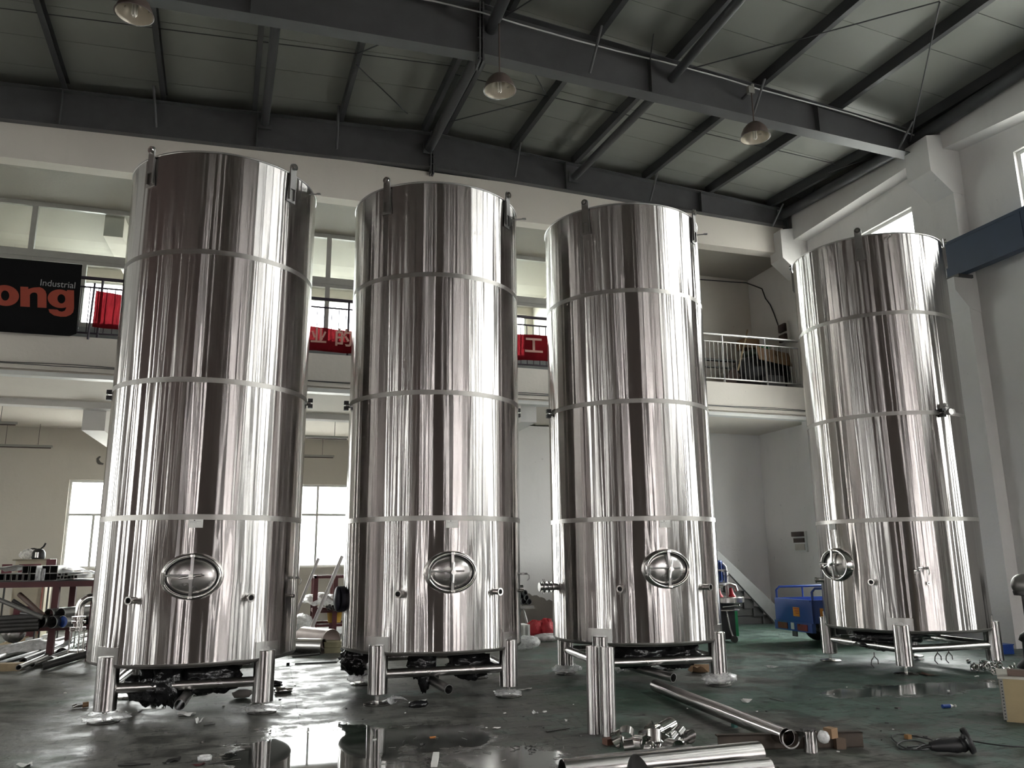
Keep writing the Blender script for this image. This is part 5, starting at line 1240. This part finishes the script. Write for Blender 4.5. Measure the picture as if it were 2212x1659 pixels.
# heap of tube offcuts
random.seed(21)
ORD = 'first second third fourth fifth sixth seventh eighth ninth tenth eleventh twelfth thirteenth fourteenth fifteenth'.split()
OFF = [(1330, 1596, .068, .11, (1, .2, .3)), (1352, 1592, .066, .10, (.6, 1, .5)), (1376, 1606, .078, .13, (.25, -1, .12)), (1402, 1574, .06, .12, (1, .3, .5)), (1425, 1572, .065, .16, (1, .35, .25)), (1412, 1588, .06, .10, (.2, .4, 1)), (1440, 1600, .06, .10, (-.4, 1, .6)), (1445, 1612, .072, .12, (.2, -1, .05)), (1470, 1600, .055, .13, (1, .5, .2)), (1478, 1590, .05, .12, (1, -.2, .4)), (1395, 1620, .06, .09, (.5, .8, .2)), (1350, 1612, .06, .10, (1, -.6, .2)), (1420, 1612, .05, .08, (.3, .2, 1)), (1385, 1585, .05, .12, (1, .1, .1)), (1460, 1582, .05, .10, (.8, .6, .3))]
for i, (px, py, r, L_, d) in enumerate(OFF):
    z = r+.01+(.09 if py < 1592 else 0); p = at(px, py, 'z', z); d = unit(d); cut = i % 3 == 0
    b = MB(); u, w, _ = basis(d); n = 22
    def side(a, v, rr): 
        k = L_*(v if not cut else v*(.55+.45*cos(a)))
        return p+d*k+rr*(cos(a)*u+sin(a)*w)
    b.grid(lambda s_, v: side(2*pi*s_, v, r), n, 2, wrap=True); b.grid(lambda s_, v: side(-2*pi*s_, v, r-.004), n, 2, wrap=True)
    lo = min(q_[2] for q_ in b.v)
    b.v = [(x_, y_, z_-lo+.002 if py >= 1592 else z_-lo+.075) for x_, y_, z_ in b.v]
    tag(b.build('tube_offcut', STEEL if i % 2 else CHROME), 'cut stainless tube offcut, %s from the left in the heap before the standing tubes' % ORD[sorted(q_[0] for q_ in OFF).index(px)], 'offcut', 'heap of tube offcuts')
p = at(1318, 1604, 'z', .0); b = MB(); b.box((0, 0, .025), (.16, .08, .05), rotz(.2)); tag(b.build('wood_block', mat('reddish_wood', (.13, .06, .04), .7), None, (p[0], p[1]-.05, 0)), 'reddish wood block under the tube offcuts', 'block')
# angle grinder with its cable
g = at(2052, 1628, 'z', 0)
t = thing('angle_grinder', 'black angle grinder lying on the floor at lower right', 'power tool', (g[0], g[1], 0), rad(-24))
t.scale = (1.05, 1.55, 1.5)
GRN = mat('grinder_black', (.016, .016, .017), .45, vary=.2)
b = MB(); b.tube([(-.14, 0, .036), (-.10, 0, .038), (-.02, 0, .042), (.05, 0, .045), (.09, 0, .045)], [.022, .030, .034, .042, .036], 16); b.build('motor_housing', GRN, t)
b = MB(); b.ball((.105, 0, .05), (.045, .040, .042)); b.tube([(.10, 0, .05), (.115, -.01, .105)], .02, 10); b.build('gear_head', GRN, t)
b = MB(); b.lathe([(.068, -.012), (.07, -.004), (.07, .022), (.03, .028)], 24, (.135, -.01, .07), unit((.75, -.2, .35))); b.build('wheel_guard', GRN, t)
b = MB(); b.tube([(-.14, 0, .036), (-.17, 0, .034), (-.20, .01, .025)], [.014, .009, .007], 8); b.build('cable_boot', BLACK, t)
kp = [(2013, 1612), (1995, 1609), (1975, 1618), (1945, 1618), (1938, 1608), (1955, 1600), (1985, 1602), (2010, 1614), (1990, 1620), (1955, 1616), (1928, 1596), (1930, 1588), (1950, 1586), (1985, 1592), (2012, 1598), (2014, 1606), (1985, 1611), (1960, 1614), (1985, 1618), (2020, 1617), (2030, 1610), (2020, 1602), (2028, 1596), (2060, 1595), (2090, 1599), (2130, 1606), (2180, 1612), (2240, 1614)]
P3 = [at(x, y, 'z', .012+.004*(i % 3)) for i, (x, y) in enumerate(kp)]
def catmull(P, k=5):
    P = [P[0]]+P+[P[-1]]; out = []
    for i in range(1, len(P)-2):
        for j in range(k):
            t_ = j/k; a_, b_, c_, d_ = P[i-1], P[i], P[i+1], P[i+2]
            out.append(.5*((2*b_)+(c_-a_)*t_+(2*a_-5*b_+4*c_-d_)*t_*t_+(3*b_-a_-3*c_+d_)*t_**3))
    return out+[P[-2]]
b = MB(); b.tube(catmull(P3), .0062, 6); tag(b.build('power_cable', BLACK), 'black power cable coiled beside the angle grinder, trailing off right', 'cable')
p = at(1962, 1597, 'z', 0); b = MB(); b.box((0, 0, .022), (.05, .04, .035), rotz(.2)); tag(b.build('cable_plug', mat('brown_tape', (.26, .13, .04), .6, vary=.2), None, p), 'brown taped plug block on the coiled cable', 'plug')
# crate and machine at the right edge
CR = thing('packing_crate', 'plywood packing crate cut by the right edge', 'crate', (6.90, 6.53, 0), rad(-46))
b = MB(); b.bb(0, .9, 0, .016, .02, .40); b.build('front_panel', PLYW, CR); b = MB(); b.bb(0, .016, .016, .62, .02, .40); b.build('side_panel', PLYW, CR)
b = MB(); b.bb(.02, .9, .02, .62, .0, .385); b.build('crate_body', PLYW, CR); b = MB(); b.bb(-.012, .92, -.012, .64, .40, .416); b.build('crate_lid', mat('pale_lid', (.40, .38, .33), .7), CR)
b = MB(); b.bb(-.004, .03, -.004, 0, .02, .40); b.bb(-.004, 0, -.004, .03, .02, .40); ce = b.build('metal_corner_strip', PIPEG, CR)
b = MB()
for k in range(12): b.bb(.010, .022, -.008, -.004, .04+.03*k, .05+.03*k)
b.build('strip_slots', BLACK, ce)
tag(MB().bb(.08, .40, .10, .20, .417, .475).build('wood_block', mat('dark_wood_block', (.11, .075, .06), .7, vary=.2), None, (6.90, 6.53, 0), (0, 0, rad(-46))), 'dark wood block lying on the packing crate', 'block')
p = at(2243, 1446, 'z', 0)
t = thing('pedestal_machine', 'dark pedestal machine with a rounded grey metal head at the right edge', 'machine', (p[0]+.05, p[1]+.1, 0))
s_ = np.linalg.norm(p[:2])
zt_ = at(2205, 1240, 'y', p[1])[2]
b = MB(); b.lathe([(.01, 0), (.22, 0), (.20, .05), (.12, .12), (.11, .35), (.15, .38), (.12, .46), (.045, .52)], 24, sharp=(1,)); b.build('pedestal', BLACK, t)
b = MB(); b.ball((0, 0, zt_-.16), (.15, .15, .16), 20, 12); b.build('rounded_head', PIPEG, t)
b = MB(); b.lathe([(.13, zt_-.30), (.14, zt_-.25), (.125, zt_-.22)], 20); b.tube([(0, 0, .50), (0, 0, zt_-.22)], .04, 12); b.build('neck', PIPED, t)
p = at(2166, 1412, 'z', 0); b = MB(); b.box((0, 0, .07), (.26, .2, .14)); b.box((0, 0, .145), (.28, .22, .015)); tag(b.build('blue_bin', BLUEP, None, p), 'small blue bin on the floor behind the right tank leg', 'bin')
# heap of steel clamps
random.seed(9)
b0 = MB(); b0.lathe([(.030, -.012), (.038, -.012), (.040, 0), (.038, .012), (.030, .012), (.030, -.012)], 14, (0, 0, 0), sharp=(1, 3, 4)); b0.box((.05, 0, 0), (.03, .012, .02)); b0.tube([(.06, 0, -.02), (.06, 0, .03)], .006, 6); b0.ball((.06, 0, .035), .012, 8, 5)
me0 = None
for i in range(36):
    px, py = 2140+random.gauss(0, 20), 1441+random.gauss(0, 5)
    px = min(max(px, 2102), 2184); py = min(max(py, 1430), 1452)
    h = max(0, .10*(1-abs(px-2140)/45))*random.random()
    p = at(px, py, 'z', .042+h)
    if me0 is None: o = b0.build('pipe_clamp', CHROME); me0 = o.data
    else: o = bpy.data.objects.new('pipe_clamp', me0); COL.objects.link(o)
    o.location = p; o.rotation_euler = (random.random()*6, random.random()*6, random.random()*6); tag(o, 'polished pipe clamp in the heap on the floor by the right tank', 'clamp', 'heap of pipe clamps')

# ------------------------------------------------------------------ litter
def scrap(px, py, w, l, label, m=PAPER, h=.012, rz=None, cat='litter', name='paper_scrap', seed=0, flat=False):
    p = at(px, py, 'z', 0); rz = random.random()*6 if rz is None else rz; b = MB(); k = seed or int(px)
    if flat: b.box((0, 0, h/2), (w, l, h))
    else: b.sheet(lambda u, v: vec((u-.5)*w*(1+.3*sin(5*v+k)), (v-.5)*l*(1+.25*sin(4*u+k)), .004+h*(.5+.5*sin(6*u+5*v+k))), 7, 7, .002)
    return tag(b.build(name, m, None, (p[0], p[1], 0), (0, 0, rz)), label, cat)
def rod(x0, y0, x1, y1, r, label, m=PIPED, name='welding_rod', cat='rod'):
    p, q = at(x0, y0, 'z', r), at(x1, y1, 'z', r); b = MB(); b.tube([p, q], r, 6); return tag(b.build(name, m), label, cat)
random.seed(4)
scrap(400, 1546, .13, .16, 'white paper scrap on the floor before the first tank', h=.03)
scrap(432, 1500, .22, .10, 'white torn paper under the first tank', h=.02)
scrap(428, 1562, .05, .08, 'small curled white scrap right of the paper before the first tank', h=.05)
rod(440, 1566, 465, 1562, .006, 'thin dark twig of wire beside the curled scrap')
b = MB(); p = at(442, 1642, 'z', 0); b.lathe([(.04, 0), (.055, .0), (.058, .03), (.05, .035), (.043, .03), (.04, .005)], 22, (p[0], p[1], 0)); tag(b.build('plastic_ring', BAGW), 'round white plastic ring at the bottom left', 'cap')
rod(255, 1653, 325, 1650, .008, 'dark flat rod lying at the bottom left edge'); rod(450, 1650, 520, 1640, .005, 'thin wire right of the white cap ring')
scrap(370, 1647, .16, .06, 'dark rag scrap left of the white cap ring', PIPED, .02)
scrap(430, 1654, .08, .05, 'rusty brown flake under the white cap ring', RUST, .012)
scrap(55, 1655, .10, .10, 'pale scrap at the bottom left corner', h=.02)
b = MB(); p = at(331, 1525, 'z', 0); b.box((0, 0, .02), (.045, .045, .04), rotz(.4)); tag(b.build('black_block', BLACK, None, p), 'small black block on the floor under the first tank', 'block')
t = thing('hose_fitting', 'small steel fitting with a brown end left of the first tank foot', 'fitting', at(178, 1529, 'z', 0), .2)
b = MB(); b.tube([(-.09, 0, .02), (.0, 0, .022)], .014, 10); b.tube([(-.10, .0, .02), (-.06, .01, .03)], .02, 8); b.build('barrel', CHROME, t); b = MB(); b.tube([(.0, 0, .03), (.06, 0, .032)], .03, 12); b.build('brown_end', CARD, t)
scrap(300, 1538, .09, .05, 'dark scrap under the front of the first tank', PIPED, .02)
for (x, y, nm) in ((352, 1529, 'shiny nut under the first tank, left'), (483, 1527, 'shiny nut under the first tank, right'), (605, 1511, 'shiny nut right of the first tank')):
    b = MB(); p = at(x, y, 'z', 0); b.lathe([(.008, 0), (.016, 0), (.016, .014), (.008, .014), (.008, 0)], 6, (p[0], p[1], 0), sm=False); tag(b.build('steel_nut', CHROME), nm, 'nut')
t_ = at(522, 1508, 'z', 0); tag(sheet_lump((t_[0], t_[1], .05), (.12, .09, .05), 111, rough=.14, n=14, m=8).build('brown_lump', mat('brown_lump_m', (.14, .13, .115), .6)), 'greyish lump of packing beside the first tank right foot', 'lump')
for (x, y, sd, nm) in ((592, 1482, 112, 'black plastic scrap behind the first tank right foot'), (612, 1497, 113, 'crumpled foil scrap right of the first tank'), (905, 1527, 114, 'black plastic scrap with a white sliver before the second tank')):
    p = at(x, y, 'z', 0); tag(sheet_lump((p[0], p[1], .03), (.11, .07, .04), sd, rough=.2, n=14, m=8).build('plastic_scrap', BLACKPL if sd != 113 else CHROME), nm, 'litter')
scrap(913, 1518, .10, .025, 'bright white sliver on the floor before the second tank', PAPER, .03, rz=.6)
rod(632, 1418, 690, 1412, .02, 'dark bar lying on the floor behind the gap of the first tanks'); rod(637, 1434, 728, 1430, .012, 'black wire loop lying between the first two tanks')
b = MB(); p = at(622, 1437, 'z', 0); b.box((0, 0, .02), (.05, .04, .04)); tag(b.build('black_block', BLACK, None, p), 'small black block right of the first tank', 'block')
scrap(845, 1520, .2, .12, 'clear plastic flap beside the second tank left foot', CLEAR, .07)
scrap(1135, 1490, .16, .05, 'pale flat strip right of the second tank foot', PAPER, .01, rz=.2)
scrap(1155, 1541, .14, .05, 'pale plastic sliver in front of the second and third tanks', BAGW, .015)
scrap(1223, 1559, .03, .02, 'tiny white chip left of the standing tubes', PAPER, .02)
scrap(1072, 1574, .07, .03, 'small white strip at the right of the puddle', PAPER, .01)
rod(1180, 1580, 1230, 1572, .007, 'dark thin stick left of the standing tubes'); scrap(935, 1593, .06, .012, 'small orange strip lying in the puddle', mat('orange_strip', (.6, .22, .04), .5), .008, rz=.1, flat=True)
scrap(912, 1611, .05, .04, 'dark flake lying in the puddle', PIPED, .02)
p = at(938, 1655, 'z', 0); b = MB(); b.box((0, .12, .02), (.05, .30, .035), euler(.05, 0, 0)); tag(b.build('wood_batten', PAPER, None, p, (0, 0, -.25)), 'pale wooden batten at the bottom edge near the puddle', 'batten')
random.seed(8)
for i in range(9):
    x, y = 1138+random.gauss(0, 14), 1612+random.gauss(0, 5); p = at(x, y, 'z', .008); a_ = random.random()*6; b = MB(); b.tube([p, p+vec(.05*cos(a_), .05*sin(a_), .01)], .005, 5); tag(b.build('metal_shaving', PIPED), 'dark metal shaving in the little heap beside the puddle', 'shaving', 'metal shavings beside the puddle')
for i in range(26):
    x, y = random.uniform(820, 1240), random.uniform(1560, 1650); p = at(x, y, 'z', .006); a_ = random.random()*6; L_ = random.uniform(.03, .10); b = MB(); b.tube([p, p+vec(L_*cos(a_), L_*sin(a_), .0)], .0025, 4); tag(b.build('wire_bit', PIPEG), 'short bit of wire scattered round the puddle', 'wire', 'wire bits round the puddle')
scrap(1612, 1518, .10, .05, 'curled white scrap on the green floor right of the long tube', PAPER, .04); scrap(1668, 1443, .16, .06, 'clear plastic scrap on the floor behind the long tube', CLEAR, .03)
b = MB(); p = at(1587, 1571, 'z', 0); b.box((0, 0, .02), (.05, .04, .04), rotz(.3)); tag(b.build('green_block', mat('teal_block', (.02, .09, .08), .5), None, p), 'small dark green block below the long tube', 'block')
p = at(2047, 1530, 'z', 0); t = thing('small_bottle', 'small blue and white bottle lying on the floor at the right', 'bottle', p, -.1)
b = MB(); b.tube([(-.06, 0, .022), (.03, 0, .022)], .02, 12); b.build('blue_label', BLUEP, t); b = MB(); b.tube([(.03, 0, .022), (.05, 0, .022), (.07, 0, .022)], [.02, .016, .008], 12); b.ball((.11, .02, .016), .015, 8, 6); b.build('bottle_neck', PAPER, t)
b = MB(); p = at(1940, 1531, 'z', 0); b.box((0, 0, .008), (.06, .04, .016), rotz(.2)); tag(b.build('dark_tag', PIPED, None, p), 'small dark flat piece on the floor left of the bottle', 'litter')
scrap(2110, 1462, .07, .02, 'white strip before the heap of clamps', PAPER, .01, rz=.1); scrap(1985, 1426, .14, .10, 'white paper behind the front leg of the right tank', PAPER, .02); 
b = MB(); p = at(2092, 1428, 'z', .03); b.ball(p, (.04, .03, .03), 10, 6); tag(b.build('foil_ball', CHROME), 'small bright foil ball left of the heap of clamps', 'litter')
for (x, y, nm) in ((1888, 1412, 'left'), (2026, 1417, 'middle'), (2050, 1414, 'right')):
    p = at(x, y, 'y', 9.2); b = MB(); q = p.copy(); z0_ = .33
    b.tube([(p[0], 9.2, z0_), (p[0], 9.2, z0_-.05), (p[0]-.05, 9.2, z0_-.10), (p[0]-.06, 9.2, z0_-.15), (p[0]-.02, 9.2, z0_-.19)], .008, 5); b.tube([(p[0], 9.2, z0_-.05), (p[0]+.05, 9.2, z0_-.10), (p[0]+.05, 9.2, z0_-.15)], .008, 5)
    o = child_of(b.build('hanging_hook', PIPED), TANKS[3])
p = at(1960, 1458, 'z', 0); b = MB(); b.box((-.05, .25, .004), (1.0, .35, .008), rotz(-.15)); tag(b.build('cardboard_sheet', mat('wet_cardboard', (.060, .05, .042), .6)), 'dark wet cardboard sheet', 'cardboard') if False else None
scrap(2000, 1457, .30, .12, 'reddish brown wet scrap beside the front foot of the right tank', mat('wet_brown', (.11, .055, .04), .5), .012)
scrap(1515, 1452, .34, .20, 'brown cardboard piece behind the right foot of the third tank', CARD, .10, rz=.3, cat='cardboard', name='cardboard_piece')
p = at(1380, 1452, 'z', 0); b = MB(); b.sheet(lambda u, v: vec(p[0]-.35+.95*u, p[1]-.05+.35*v, .01+.05*abs(sin(9*u+5*v))), 20, 8); tag(b.build('plastic_film', CLEAR), 'long sheet of clear bubble film under the third tank', 'film')
rod(1662, 1508, 1695, 1516, .004, 'thin pale wire on the green floor right of the long tube', PIPEG)
random.seed(77)
for i in range(60):
    x, y = random.uniform(40, 2180), random.choice([random.uniform(1450, 1640), random.uniform(1480, 1600)]); p = at(x, y, 'z', 0)
    if any(math.hypot(p[0]-tx, p[1]-ty) < 1.4 for tx, ty in ((-.8, 10.3), (2, 10.35), (4.77, 10.24), (9.08, 10.12))): continue
    b = MB(); s_ = random.uniform(.008, .022); b.box((0, 0, s_*.3), (s_*random.uniform(1, 2.4), s_, s_*.6)); tag(b.build('grit_chip', random.choice([PAPER, PIPED, BLACK, PIPEG]), None, p, (0, 0, random.random()*6)), 'tiny chip of swarf or grit strewn over the floor', 'chip', 'chips strewn over the floor')
